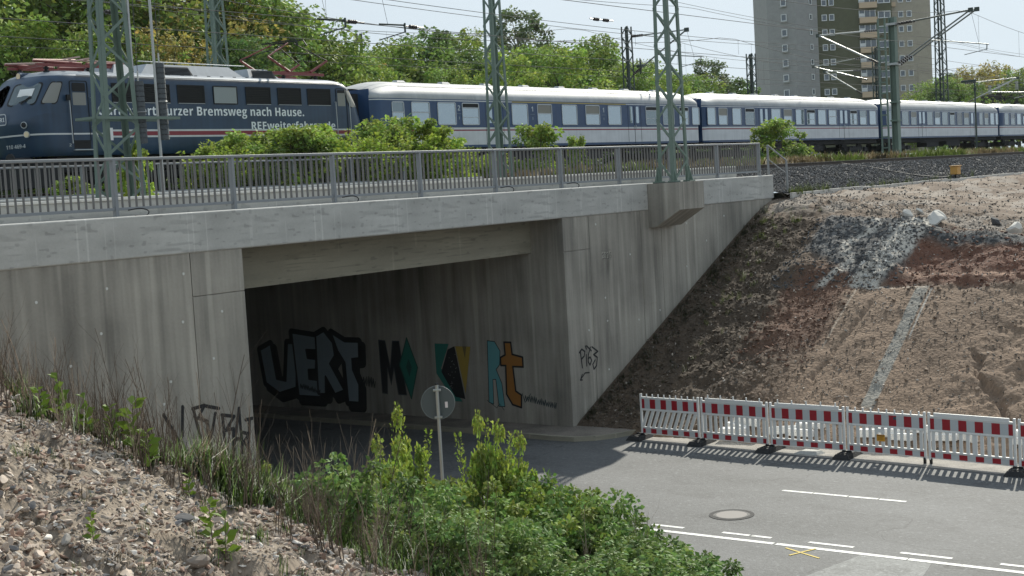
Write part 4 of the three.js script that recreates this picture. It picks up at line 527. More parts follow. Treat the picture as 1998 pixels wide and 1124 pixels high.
function roundRect(w, h, r, n = 5) { const o = []; for (const [cx, cy, a] of [[w / 2 - r, h / 2 - r, 0], [-w / 2 + r, h / 2 - r, 1], [-w / 2 + r, -h / 2 + r, 2], [w / 2 - r, -h / 2 + r, 3]]) for (let k = 0; k <= n; k++) { const t = (a + k / n) * Math.PI / 2; o.push([cx + r * Math.cos(t), cy + r * Math.sin(t)]); } return o; }
const shapeOf = (pts) => new THREE.Shape(pts.map(([x, y]) => new THREE.Vector2(x, y)));
function frameGeo(w, h, r, t, d) { const s = shapeOf(roundRect(w, h, r)); s.holes.push(new THREE.Path(roundRect(w - 2 * t, h - 2 * t, Math.max(0.01, r - t)).map(([x, y]) => new THREE.Vector2(x, y)))); return new THREE.ExtrudeGeometry(s, { depth: d, bevelEnabled: false }); }
function paneGeo(w, h, r) { return new THREE.ShapeGeometry(shapeOf(roundRect(w, h, r))); }
const zs = ZT + HB;
function letterPlane(text, w, h, font, colour, parent, x, y, z, name = 'lettering') { const c = document.createElement('canvas'); c.width = Math.min(2048, Math.round(w * 210)); c.height = Math.round(c.width * h / w); const g = c.getContext('2d'); g.font = font.replace('H', Math.round(c.height * 0.76)); g.fillStyle = colour; const m = g.measureText(text).width; g.save(); g.scale(c.width / m, 1); g.fillText(text, 0, c.height * 0.78); g.restore(); const t = new THREE.CanvasTexture(c); t.colorSpace = THREE.SRGBColorSpace; const o = mesh(name, new THREE.PlaneGeometry(w, h), new THREE.MeshStandardMaterial({ map: t, transparent: true, roughness: 0.5 }), parent); o.position.set(x + w / 2, y + h / 2, z); return o; }
function bogie(parent, xc, y, base = 2.5, r = 0.46) {
  const g = new Geo().box(xc - base / 2 - 0.7, xc + base / 2 + 0.7, y + 0.38, y + 0.6, ZT + 0.95, ZT + 1.1).box(xc - base / 2 - 0.7, xc + base / 2 + 0.7, y + 0.38, y + 0.6, ZT - 1.1, ZT - 0.95).box(xc - 0.3, xc + 0.3, y + 0.3, y + 0.7, ZT - 1, ZT + 1), b = mesh('bogie', g, TM.under, parent);
  for (const s of [-1, 1]) for (const k of [-1, 1]) mesh('wheel', new THREE.CylinderGeometry(r, r, 0.13, 28).rotateX(Math.PI / 2).translate(xc + s * base / 2, y + r, ZT + k * 0.75), TM.under, b);
  for (const s of [-1, 1]) mesh('axle_box', new Geo().box(xc + s * base / 2 - 0.14, xc + s * base / 2 + 0.14, y + 0.32, y + 0.62, ZT + 1.1, ZT + 1.24), TM.under, b);
}
const RY = 7.23;
{
  // ---- electric locomotive
  const L = thing('locomotive', 'dark blue electric locomotive with white lettering at the head of the train', 'locomotive'), XC = 3.25;
  const prof = [[8.37, 7.42, 1.36], [8.5, 7.5, 1.42], [8.95, 7.62, 1.42], [9.05, 7.66, 1.42], [9.45, 7.76, 1.42], [10.0, 7.58, 1.42], [10.68, 7.2, 1.41], [10.8, 7.1, 1.39], [10.9, 6.98, 1.345], [10.97, 6.86, 1.28], [11.03, 6.7, 1.16], [11.08, 6.5, 0.98], [11.12, 6.2, 0.7], [11.145, 5.8, 0.35], [11.15, 5.5, 0.02]];
  const val = (y) => { for (let i = 0; i + 1 < prof.length; i++) if (y <= prof[i + 1][0]) { const t = clamp((y - prof[i][0]) / (prof[i + 1][0] - prof[i][0])); return [mix(prof[i][1], prof[i + 1][1], t), mix(prof[i][2], prof[i + 1][2], t)]; } return prof[prof.length - 1].slice(1); };
  const end = (t, a, b) => { const B = [(1 - t) ** 3, 3 * t * (1 - t) ** 2, 3 * t * t * (1 - t), t ** 3], X = [a - 0.95, a - 0.3, a, a + 0.02], Z = [b, b, 0.82 * b, 0]; return [B[0] * X[0] + B[1] * X[1] + B[2] * X[2] + B[3] * X[3], B[0] * Z[0] + B[1] * Z[1] + B[2] * Z[2]]; };
  const ring = (y) => { const [a, b] = val(y), q = [], N = 14; const half = []; for (let k = 0; k <= N; k++) { const [x, z] = end(1 - k / N, a, b); half.push([-x, z]); } for (let k = 0; k <= N; k++) { const [x, z] = end(k / N, a, b); half.push([x, z]); } for (const [x, z] of half) q.push(V(XC + x, y, ZT + z)); for (let i = half.length - 2; i >= 0; i--) q.push(V(XC + half[i][0], y, ZT - half[i][1])); return q; };
  const ys = (a, b, n) => Array.from({ length: n + 1 }, (_, i) => mix(a, b, i / n));
  const sheetOf = (list) => loft(list.map(ring).reverse());
  mesh('skirt', sheetOf([8.37, 8.5, 8.7, 8.95, 9.03]), TM.locoBlue, L); mesh('body', sheetOf([9.08, 9.2, ...ys(9.35, 10.0, 5), ...ys(10.1, 10.68, 5), 10.74, 10.8, 10.86, 10.9]), TM.locoBlue, L); mesh('roof', sheetOf([10.9, 10.935, 10.97, 11.0, 11.03, 11.055, 11.08, 11.1, 11.12, 11.135, 11.145, 11.15]), TM.locoRoof, L);
  mesh('white_line', sheetOf([9.03, 9.08]), TM.cream, L); mesh('side_stripe', new Geo().box(-1.75, 9.95, 8.925, 8.985, zs - 0.01, zs + 0.004).box(-1.75, 9.95, 9.125, 9.185, zs - 0.01, zs + 0.004), TM.cream, L); mesh('side_stripe', new Geo().box(-1.75, 9.95, 8.985, 9.125, zs - 0.01, zs + 0.0035), TM.red, L);
  const gutter = mesh('rain_gutter', new Geo().box(-2.6, 9.6, 10.905, 10.93, zs - 0.06, zs + 0.01), TM.locoRoof, L);
  mesh('underframe', new Geo().box(XC - 6.6, XC + 6.6, 7.9, 8.37, ZT - 1.1, ZT + 1.1), TM.under, L); bogie(L, 0.2, RY, 3.4, 0.62); bogie(L, 6.6, RY, 3.4, 0.62);
  // patches that follow the curved nose: t runs round the corner, near side; e = -1 front, +1 rear
  const surf = (e, t, y, off) => { const [a, b] = val(y), [x, z] = end(t, a, b), [x2, z2] = end(Math.min(1, t + 0.01), a, b), [x1, z1] = end(Math.max(0, t - 0.01), a, b); const nx = -(z2 - z1), nz = x2 - x1, l = Math.hypot(nx, nz) || 1; return V(XC + e * (x + off * nx / l), y, ZT + z + off * nz / l); };
  const patch = (e, t0, t1, pts, off) => { const w = 1, g = new Geo(), c = [(t0 + t1) / 2, pts.reduce((s, q) => s + q[1], 0) / pts.length], R = 5; for (let i = 0; i < pts.length; i++) { const a = pts[i], b = pts[(i + 1) % pts.length]; for (let k = 0; k < R; k++) { const P = (q, s) => surf(e, mix(c[0], q[0], s), mix(c[1], q[1], s), off), s0 = k / R, s1 = (k + 1) / R; if (e > 0) g.quad(P(a, s0), P(b, s0), P(b, s1), P(a, s1)); else g.quad(P(b, s0), P(a, s0), P(a, s1), P(b, s1)); } } return g; };
  const rr = (t0, t1, y0, y1, r) => roundRect(1, 1, r, 4).map(([x, y]) => [mix(t0, t1, x + 0.5), mix(y0, y1, y + 0.5)]);
  const trap = (t0, t1, y0, y1, k) => rr(t0, t1, y0, y1, 0.16).map(([t, y]) => [t + k * (y - y0) / (y1 - y0) * (t - (t0 + t1) / 2), y]);
  for (const far of [0, 1]) { const M2 = (g) => { if (far) { const q = g.geo().clone(); q.scale(1, 1, -1).translate(0, 0, 2 * ZT); return q; } return g; };
    mesh('window_seal', M2(patch(-1, 0.47, 0.96, rr(0.45, 0.97, 9.97, 10.69, 0.14), 0.012)), TM.dark, L); const ws = mesh('windscreen', M2(patch(-1, 0.47, 0.95, rr(0.475, 0.945, 10.01, 10.65, 0.14), 0.02)), TM.cabGlass, L);
    if (!far) { mesh('paper_notice', M2(patch(-1, 0.58, 0.84, rr(0.58, 0.84, 10.26, 10.5, 0.02), 0.034)), M.white, ws); mesh('wiper', new Geo().bar(surf(-1, 0.72, 10.02, 0.05), surf(-1, 0.6, 10.25, 0.05), 0.03).bar(surf(-1, 0.76, 10.06, 0.05), surf(-1, 0.57, 10.22, 0.05), 0.02), TM.dark, ws); }
    mesh('window_seal', M2(patch(-1, 0.02, 0.36, trap(0.02, 0.37, 9.98, 10.7, -0.28), 0.01)), TM.dark, L); mesh('corner_window', M2(patch(-1, 0.04, 0.34, trap(0.045, 0.345, 10.02, 10.66, -0.28), 0.018)), TM.blind, L);
  }
  mesh('window_seal', patch(1, 0.02, 0.4, trap(0.02, 0.42, 9.98, 10.7, -0.25), 0.01), TM.dark, L); mesh('corner_window', patch(1, 0.04, 0.38, trap(0.045, 0.39, 10.02, 10.66, -0.25), 0.018), TM.blind, L);
  const disc = (t, y, r, m, name, off, parent = L) => { const c = surf(-1, t, y, off), n = surf(-1, t, y, off + 1).sub(c); const o = mesh(name, new THREE.CylinderGeometry(r, r, 0.05, 24), m, parent); o.position.copy(c); o.quaternion.setFromUnitVectors(V(0, 1, 0), n.normalize()); return o; };
  for (const [y, m] of [[9.36, TM.dark], [9.07, std(0.75, 0.62, 0.4, 0.3)]]) { disc(0.62, y, 0.105, TM.frame, 'lamp_ring', 0.0); disc(0.62, y, 0.082, m, 'headlamp', 0.012); }
  { const c = surf(-1, 1, 10.98, 0.05); mesh('roof_lamp', new Geo().cyl(c.clone().add(V(-0.1, -0.02, 0)), c.clone().add(V(0.35, -0.02, 0)), 0.12, 0.13, 16), TM.locoBlue, L); mesh('headlamp', new Geo().cyl(c.clone().add(V(-0.115, -0.02, 0)), c.clone().add(V(-0.1, -0.02, 0)), 0.1, 0.1, 16), std(0.8, 0.62, 0.4, 0.3), L); }
  // badge and running number on the nose
  { const n = surf(-1, 0.99, 9.6, 0.02); const o = letterPlane('TRI', 0.44, 0.24, 'bold Hpx sans-serif', '#cfd4d6', L, 0, 0, 0, 'badge_lettering'); o.position.set(n.x - 0.03, 9.58, ZT); o.rotation.y = -Math.PI / 2; const f = mesh('badge_frame', frameGeo(0.6, 0.36, 0.09, 0.03, 0.01), TM.lettering, L); f.rotation.y = -Math.PI / 2; f.position.set(n.x - 0.02, 9.58, ZT);
    const k = letterPlane('110 469-4', 0.95, 0.22, 'bold Hpx sans-serif', '#aab0b2', L, 0, 0, 0, 'number_lettering'); const m = surf(-1, 0.82, 8.66, 0.03); k.position.set(m.x - 0.04, 8.72, ZT + 0.42); k.rotation.y = -Math.PI / 2 + 0.06; letterPlane('2', 0.1, 0.16, 'bold Hpx sans-serif', '#aab0b2', L, -3.1, 8.62, zs + 0.012, 'number_lettering'); }
  mesh('snow_plough', new Geo().hexa([V(-4.3, 7.4, ZT + 1.2), V(-3.4, 7.4, ZT + 1.25), V(-3.4, 7.4, ZT - 1.25), V(-4.3, 7.4, ZT - 1.2), V(-4.2, 8.3, ZT + 1.15), V(-3.4, 8.3, ZT + 1.2), V(-3.4, 8.3, ZT - 1.2), V(-4.2, 8.3, ZT - 1.15)]), TM.under, L);
  for (const s of [-1, 1]) { const b = mesh('buffer', new Geo().cyl(V(-4.2, 8.25, ZT + s * 0.88), V(-4.85, 8.25, ZT + s * 0.88), 0.11).cyl(V(-4.85, 8.25, ZT + s * 0.88), V(-4.9, 8.25, ZT + s * 0.88), 0.24, 0.24, 18), TM.under, L); }
  // side windows and louvres
  const fw = (x0, x1, kind) => { const w = x1 - x0, h = 0.64, o = mesh('side_window', frameGeo(w, h, 0.03, 0.035, 0.02).translate((x0 + x1) / 2, 10.375, zs + 0.001), TM.dark, L); if (kind) mesh('pane', paneGeo(w - 0.07, h - 0.07, 0.02).translate((x0 + x1) / 2, 10.375, zs + 0.006), std(0.27, 0.3, 0.3, 0.3), o); else { mesh('backing', paneGeo(w - 0.07, h - 0.07, 0.02).translate((x0 + x1) / 2, 10.375, zs + 0.004), TM.dark, o); for (let k = 0; k < 9; k++) mesh('louvre_slat', new Geo().hexa([V(x0 + 0.04, 10.1 + k * 0.062, zs + 0.006), V(x1 - 0.04, 10.1 + k * 0.062, zs + 0.006), V(x1 - 0.04, 10.112 + k * 0.062, zs + 0.005), V(x0 + 0.04, 10.112 + k * 0.062, zs + 0.005), V(x0 + 0.04, 10.118 + k * 0.062, zs + 0.018), V(x1 - 0.04, 10.118 + k * 0.062, zs + 0.018), V(x1 - 0.04, 10.126 + k * 0.062, zs + 0.017), V(x0 + 0.04, 10.126 + k * 0.062, zs + 0.017)]), TM.dark, o); mesh('sill', new Geo().box(x0 + 0.02, x1 - 0.02, 10.058, 10.075, zs + 0.02, zs + 0.03), TM.frame, o); } };
  for (const [a, b, k] of [[-1.3, -0.3, 0], [-0.12, 1.1, 0], [1.42, 2.63, 0], [3.02, 4.15, 1], [4.55, 5.77, 0], [6.12, 7.33, 0], [7.66, 8.91, 0]]) fw(a, b, k);
  // cab doors with handrails
  for (const [a, b, wn] of [[-2.92, -2.24, 1], [9.2, 9.8, 0]]) { const d = mesh('cab_door', frameGeo(b - a, 1.95, 0.08, 0.022, 0.012).translate((a + b) / 2, 9.76, zs + 0.001), TM.dark, L); mesh('door_window', paneGeo(b - a - 0.18, 0.27, 0.05).translate((a + b) / 2, 10.53, zs + 0.008), TM.dark, d); mesh('drop_pane', paneGeo(b - a - 0.18, wn ? 0.4 : 0.5, 0.03).translate((a + b) / 2, wn ? 10.16 : 10.3, zs + 0.009), TM.blind, d); for (const x of [a - 0.08, b + 0.08]) mesh('handrail', new Geo().cyl(V(x, 8.75, zs + 0.09), V(x, 10.2, zs + 0.07), 0.016, 0.016, 8).cyl(V(x, 10.2, zs + 0.07), V(x, 10.2, zs), 0.014, 0.014, 6), TM.frame, d); mesh('step_recess', new Geo().box(a + 0.02, b - 0.02, 8.58, 8.85, zs - 0.02, zs + 0.006), TM.dark, d); mesh('step', new Geo().box(a - 0.02, b + 0.02, 8.53, 8.56, zs - 0.05, zs + 0.1), TM.frame, d); }
  mesh('mirror', new Geo().box(-3.12, -3.0, 10.1, 10.28, zs + 0.05, zs + 0.13), TM.dark, L);
  letterPlane('Garantiert kurzer Bremsweg nach Hause.', 9.38, 0.56, 'bold Hpx sans-serif', '#e6eaec', L, -1.93, 9.53, zs + 0.012); letterPlane('REFweiterfahren.de', 4.4, 0.5, 'bold Hpx sans-serif', '#e6eaec', L, 4.69, 9.06, zs + 0.012);
  // roof equipment
  const hood = (x0, x1, y1, slope, m) => new Geo().hexa([V(x0, 11.0, ZT + 1.05), V(x1, 11.0, ZT + 1.05), V(x1, 11.0, ZT - 1.05), V(x0, 11.0, ZT - 1.05), V(x0 + slope[0], y1, ZT + 0.82), V(x1 - slope[1], y1, ZT + 0.82), V(x1 - slope[1], y1, ZT - 0.82), V(x0 + slope[0], y1, ZT - 0.82)]);
  const louv = (x0, x1, o) => { mesh('louvre_panel', new Geo().quad(V(x0, 11.06, ZT + 1.062), V(x1, 11.06, ZT + 1.062), V(x1 - 0.1, 11.36, ZT + 0.905), V(x0 + 0.08, 11.36, ZT + 0.905)), TM.dark, o); for (let k = 0; k < 6; k++) { const f = k / 6, y = mix(11.07, 11.35, f), z = ZT + mix(1.064, 0.915, f); mesh('louvre_slat', new Geo().box(x0 + 0.05, x1 - 0.08, y, y + 0.012, z - 0.01, z + 0.03), std(0.13, 0.14, 0.15, 0.5), o); } };
  const h1 = mesh('roof_hood', hood(0.2, 5.0, 11.43, [0.5, 0.65]), TM.locoRoof, L); louv(1.2, 2.5, h1); mesh('hood_rail', new Geo().cyl(V(0.4, 11.52, ZT + 0.75), V(5.2, 11.5, ZT + 0.75), 0.018, 0.018, 6), TM.frame, h1); const h2 = mesh('roof_hood', hood(5.15, 6.75, 11.4, [0.12, 0.5]), TM.locoRoof, L); louv(5.3, 6.5, h2);
  mesh('equipment_box', hood(-0.9, 0.05, 11.38, [0.25, 0.1]), TM.locoRoof, L); for (let k = 0; k < 7; k++) mesh('vent_block', new Geo().box(1.3 + k * 0.6, 1.42 + k * 0.6, 11.0, 11.06, ZT + 1.06, ZT + 1.13), TM.dark, h1);
  const insulator = (x, z) => mesh('roof_insulator', new Geo().cyl(V(x, 11.05, z), V(x, 11.1, z), 0.1).cyl(V(x, 11.1, z), V(x, 11.16, z), 0.06).cyl(V(x, 11.16, z), V(x, 11.21, z), 0.09).cyl(V(x, 11.21, z), V(x, 11.27, z), 0.05), TM.dark, L);
  for (const [x, z] of [[7.2, -17.3], [8.9, -17.3], [7.2, -18.7], [8.9, -18.7], [-3.2, -17.3], [-0.6, -17.3], [-1.6, -17.3], [-3.2, -18.7], [-0.6, -18.7]]) insulator(x, z);
  const zn = -17.25, zf = -18.75, pr = mesh('pantograph', new Geo().bar(V(6.4, 11.3, zn), V(9.3, 11.3, zn), 0.09, 0.1).bar(V(6.4, 11.3, zf), V(9.3, 11.3, zf), 0.09, 0.1).bar(V(7.5, 11.38, zn), V(7.5, 11.38, zf), 0.1, 0.1).bar(V(8.6, 11.38, zn), V(8.6, 11.38, zf), 0.1, 0.1).bar(V(7.4, 11.4, ZT), V(8.7, 11.4, ZT), 0.18, 0.12), TM.panto, L); pr.userData.label = 'raised red scissor pantograph';
  for (const z of [zn, zf]) { mesh('lower_arm', new Geo().cyl(V(7.5, 11.36, z), V(6.42, 11.9, z), 0.06, 0.04, 8), TM.panto, pr); mesh('lower_arm', new Geo().cyl(V(8.6, 11.38, z), V(9.55, 11.85, z), 0.06, 0.04, 8), TM.panto, pr); mesh('upper_arm', new Geo().cyl(V(6.42, 11.9, z), V(7.8, 12.5, mix(z, ZT, 0.4)), 0.03, 0.025, 6), TM.panto, pr); mesh('upper_arm', new Geo().cyl(V(9.55, 11.85, z), V(8.1, 12.5, mix(z, ZT, 0.4)), 0.022, 0.02, 6), TM.dark, pr); mesh('upper_arm', new Geo().cyl(V(6.42, 11.9, z), V(8.1, 12.5, mix(z, ZT, 1.3)), 0.016, 0.016, 6), TM.dark, pr); }
  mesh('contact_head', new Geo().bar(V(7.75, 12.58, ZT - 0.9), V(7.75, 12.58, ZT + 0.9), 0.06, 0.04).bar(V(8.15, 12.58, ZT - 0.9), V(8.15, 12.58, ZT + 0.9), 0.06, 0.04).bar(V(7.75, 12.58, ZT + 0.9), V(7.7, 12.35, ZT + 1.05), 0.05, 0.04).bar(V(8.15, 12.58, ZT + 0.9), V(8.2, 12.35, ZT + 1.05), 0.05, 0.04).bar(V(7.75, 12.52, ZT), V(8.15, 12.52, ZT), 0.06, 0.06), TM.dark, pr);
  const pf = mesh('pantograph', new Geo().bar(V(-3.6, 11.28, zn), V(-0.2, 11.28, zn), 0.09, 0.09).bar(V(-3.6, 11.28, zf), V(-0.2, 11.28, zf), 0.09, 0.09).bar(V(-3.2, 11.3, zn), V(-3.2, 11.3, zf), 0.09, 0.09).bar(V(-0.6, 11.3, zn), V(-0.6, 11.3, zf), 0.09, 0.09), TM.panto, L); pf.userData.label = 'folded red pantograph';
  for (const z of [zn, zf]) { mesh('lower_arm', new Geo().cyl(V(-1.9, 11.35, z), V(-3.7, 11.4, z), 0.055, 0.045, 8), TM.panto, pf); mesh('lower_arm', new Geo().cyl(V(-1.7, 11.35, z), V(0.0, 11.4, z), 0.055, 0.045, 8), TM.panto, pf); mesh('upper_arm', new Geo().cyl(V(-3.7, 11.42, z), V(-1.9, 11.5, mix(z, ZT, 0.4)), 0.032, 0.03, 8), TM.pantoPale, pf); mesh('upper_arm', new Geo().cyl(V(0.0, 11.42, z), V(-1.7, 11.5, mix(z, ZT, 0.4)), 0.032, 0.03, 8), TM.pantoPale, pf); }
  mesh('contact_head', new Geo().bar(V(-2.1, 11.55, ZT - 0.95), V(-2.1, 11.55, ZT + 0.95), 0.07, 0.045).bar(V(-1.5, 11.55, ZT - 0.95), V(-1.5, 11.55, ZT + 0.95), 0.07, 0.045), TM.pantoPale, pf);
}
function coach(label, x0, x1, wins, doors, numbers = [], yellow = null) {
  const C = thing('passenger_coach', label, 'coach', [0, 0, 0], 0, 'coaches of the blue and white train'), st = []; for (const d of [0, 0.08, 0.18, 0.32, 0.5]) st.push(x0 + d); for (let k = 1; k < 12; k++) st.push(mix(x0 + 0.5, x1 - 0.5, k / 12)); for (const d of [0.5, 0.32, 0.18, 0.08, 0]) st.push(x1 - d);
  const ins = (x) => { const d = Math.min(x - x0, x1 - x); return d > 0.5 ? 0 : 0.22 * Math.pow(1 - d / 0.5, 2); };
  const band = (name, y0, y1, m, s0 = st[0], s1 = st[st.length - 1], off = 0) => { const S = st.filter((x) => x > s0 + 0.01 && x < s1 - 0.01), xs = [s0, ...S, s1]; const g = [1, -1].map((k) => { const a = loft([xs.map((x) => V(x, y1, ZT + k * (HB + off - ins(x)))), xs.map((x) => V(x, y0, ZT + k * (HB + off - ins(x))))]); if (k < 0) a.index.array.reverse(); return a; }); const r = mergeGeometries(g); r.computeVertexNormals(); return mesh(name, r, m, C); };
  band('sole_bar', 8.36, 8.47, TM.blue); band('lower_panel', 8.47, 9.07, TM.grey); band('red_stripe', 9.07, 9.13, TM.red); band('white_stripe', 9.13, 9.215, TM.cream); band('window_band', 9.215, 10.33, TM.blue); band('white_line', 10.33, 10.37, TM.cream); band('gutter', 10.37, 10.41, TM.blue);
  if (yellow) band('yellow_line', 10.325, 10.375, TM.yellow, yellow[0], yellow[1], 0.004);
  { const pr = [[1.42, 0], [1.415, 0.1], [1.37, 0.22], [1.28, 0.34], [1.14, 0.47], [0.95, 0.58], [0.72, 0.67], [0.45, 0.74], [0.2, 0.775], [0, 0.785]], full = [...pr, ...pr.slice(0, -1).reverse().map(([z, y]) => [-z, y])], xs = [x0, x0 + 0.12, x0 + 0.3, x0 + 0.6, x0 + 0.95, x0 + 1.35, x0 + 1.8, mix(x0, x1, 0.35), mix(x0, x1, 0.65), x1 - 1.8, x1 - 1.35, x1 - 0.95, x1 - 0.6, x1 - 0.3, x1 - 0.12, x1];
    const drop = (x) => { const d = Math.min(x - x0, x1 - x); return d > 1.8 ? 1 : 1 - 0.42 * Math.pow(1 - d / 1.8, 2); };
    mesh('roof', loft(full.map(([z, y]) => xs.map((x) => V(x, 10.41 + y * drop(x), ZT + z * (1 - ins(x) / HB))))), TM.roof, C);
    const rib = new Geo(); for (let k = 1; k < 9; k++) { const x = mix(x0, x1, k / 9); mesh('roof_vent', new Geo().hexa([V(x - 0.28, 11.17, ZT + 0.42), V(x + 0.28, 11.17, ZT + 0.42), V(x + 0.28, 11.17, ZT + 0.1), V(x - 0.28, 11.17, ZT + 0.1), V(x - 0.2, 11.25, ZT + 0.36), V(x + 0.2, 11.25, ZT + 0.36), V(x + 0.2, 11.27, ZT + 0.14), V(x - 0.2, 11.27, ZT + 0.14)]), TM.roof, C); }
    for (const z of [1.05]) mesh('roof_seam', new Geo().cyl(V(x0 + 1.9, 10.41 + 0.52, ZT + 1.09), V(x1 - 1.9, 10.41 + 0.52, ZT + 1.09), 0.012, 0.012, 5), TM.roof, C); }
  for (const [x, s] of [[x0, -1], [x1, 1]]) { mesh('end_wall', new Geo().box(Math.min(x, x - s * 0.05), Math.max(x, x - s * 0.05), 8.4, 10.78, ZT - 1.19, ZT + 1.19), TM.blue, C); mesh('gangway', new Geo().box(s < 0 ? x - 0.36 : x + 0.001, s < 0 ? x - 0.001 : x + 0.33, 8.5, 10.62, ZT - 0.62, ZT + 0.62), TM.rubber, C); }
  mesh('underframe', new Geo().box(x0 + 0.3, x1 - 0.3, 8.1, 8.36, ZT - 1.2, ZT + 1.2).box(mix(x0, x1, 0.35), mix(x0, x1, 0.45), 7.7, 8.12, ZT + 0.4, ZT + 1.15).box(mix(x0, x1, 0.52), mix(x0, x1, 0.64), 7.7, 8.12, ZT + 0.3, ZT + 1.15), TM.under, C); bogie(C, x0 + 3.6, RY); bogie(C, x1 - 3.6, RY);
  const pick = rng(Math.round(x0 * 7)), panes = x0 < 60 ? [TM.glass, TM.glass, TM.glassDim, TM.glass] : [TM.glassDim, TM.glassDeep, TM.glassDim, TM.glass]; const gl = () => panes[Math.floor(pick() * 4)];
  for (const [a, b, k] of wins) {
    const w = b - a, xm = (a + b) / 2, o = mesh('window', frameGeo(w, 0.96, 0.09, 0.045, 0.022).translate(xm, 9.8, zs + 0.001), TM.frame, C);
    if (k === 'F') mesh('pane', paneGeo(w - 0.08, 0.88, 0.06).translate(xm, 9.8, zs + 0.006), gl(), o);
    else { const yb = k === 'O' ? 10.05 : 9.84; mesh('pane', paneGeo(w - 0.08, yb - 9.36, 0.03).translate(xm, (yb + 9.36) / 2, zs + 0.005), gl(), o); mesh('crossbar', new Geo().box(a + 0.04, b - 0.04, yb - 0.02, yb + 0.025, zs + 0.002, zs + 0.022), TM.frame, o); mesh('upper_pane', paneGeo(w - 0.09, 10.24 - yb - 0.03, 0.03).translate(xm, (10.24 + yb) / 2 + 0.015, zs + 0.005), k === 'O' ? TM.dark : pick() < 0.5 ? TM.curtain : gl(), o); if (k === 'O') mesh('crossbar', new Geo().box(a + 0.05, b - 0.05, 9.64, 9.67, zs + 0.006, zs + 0.018), TM.frame, o); }
  }
  for (const [a, b] of doors) { const m = (a + b) / 2, d = mesh('door', new Geo().box(m - 0.012, m + 0.012, 8.4, 10.25, zs + 0.001, zs + 0.012).box(a - 0.2, a - 0.18, 8.47, 10.3, zs + 0.001, zs + 0.006).box(b + 0.18, b + 0.2, 8.47, 10.3, zs + 0.001, zs + 0.006), TM.dark, C); for (const [p, q] of [[a, m - 0.17], [m + 0.17, b]]) mesh('door_window', paneGeo(q - p, 0.84, 0.06).translate((p + q) / 2, 9.83, zs + 0.004), TM.glass, d); mesh('handle', new Geo().cyl(V(m - 0.08, 9.3, zs + 0.05), V(m - 0.08, 9.1, zs + 0.05), 0.014).cyl(V(m + 0.08, 9.3, zs + 0.05), V(m + 0.08, 9.1, zs + 0.05), 0.014), TM.frame, d); mesh('step', new Geo().box(a - 0.05, b + 0.05, 8.0, 8.03, zs - 0.2, zs + 0.06).box(a - 0.05, b + 0.05, 8.3, 8.33, zs - 0.15, zs + 0.06), TM.under, d); }
  for (const [t, x] of numbers) { letterPlane(t, 0.2, 0.42, 'bold Hpx sans-serif', '#b9c2c8', C, x, 9.84, zs + 0.008, 'class_number'); mesh('pictogram', new Geo().box(x + 0.06, x + 0.13, 9.56, 9.68, zs + 0.006, zs + 0.009).box(x - 0.08, x + 0.26, 9.8, 9.815, zs + 0.006, zs + 0.009), std(0.25, 0.3, 0.34), C); }
  return C;
}
coach('first coach with a yellow line above its windows, coupled to the locomotive', 11.32, 37.95, [[12.41, 13.17, 'H'], [13.62, 14.8, 'H'], [15.3, 16.54, 'F'], [16.95, 18.15, 'O'], [20.53, 21.78, 'F'], [22.51, 23.7, 'H'], [24.51, 25.81, 'F'], [26.52, 27.79, 'H'], [28.53, 29.77, 'F'], [32.12, 33.29, 'O'], [33.85, 35.04, 'F'], [35.57, 36.59, 'O'], [36.96, 37.78, 'F']], [[18.8, 19.7], [30.59, 31.45]], [['2', 16.65], ['1', 22.05], ['1', 28.05]], [20.6, 30.25]);
coach('second coach from the locomotive, all white line above the windows', 38.45, 63.4, [[38.68, 39.64, 'F'], [39.98, 41.03, 'H'], [41.62, 42.72, 'F'], [43.19, 44.39, 'O'], [46.56, 47.85, 'F'], [48.24, 49.41, 'H'], [49.91, 51.14, 'F'], [51.5, 52.75, 'O'], [53.17, 54.41, 'F'], [54.79, 56.04, 'H'], [58.21, 59.4, 'O'], [59.83, 60.99, 'H'], [61.48, 62.67, 'F']], [[45.13, 46.09], [56.62, 57.76]]);
coach('third coach from the locomotive, behind the green steel post', 64.1, 89.2, [[64.5, 65.5, 'F'], [65.8, 67.0, 'H'], [67.41, 68.72, 'F'], [69.16, 70.25, 'H'], [72.38, 73.61, 'F'], [74, 75.16, 'H'], [75.56, 76.85, 'F'], [77.26, 78.38, 'O'], [78.9, 80.04, 'F'], [80.47, 81.65, 'H'], [84.13, 85.04, 'F'], [85.39, 86.4, 'H'], [86.86, 87.89, 'F'], [88.2, 88.9, 'F']], [[70.78, 71.94], [82.19, 83.5]]);
coach('fourth coach from the locomotive, last one of the train in view', 89.9, 115, Array.from({ length: 14 }, (_, i) => [90.6 + i * 1.7, 91.75 + i * 1.7, 'FHFO'[i % 4]]).filter((_, i) => i !== 4 && i !== 11), [[97.5, 98.4], [109.4, 110.3]]);

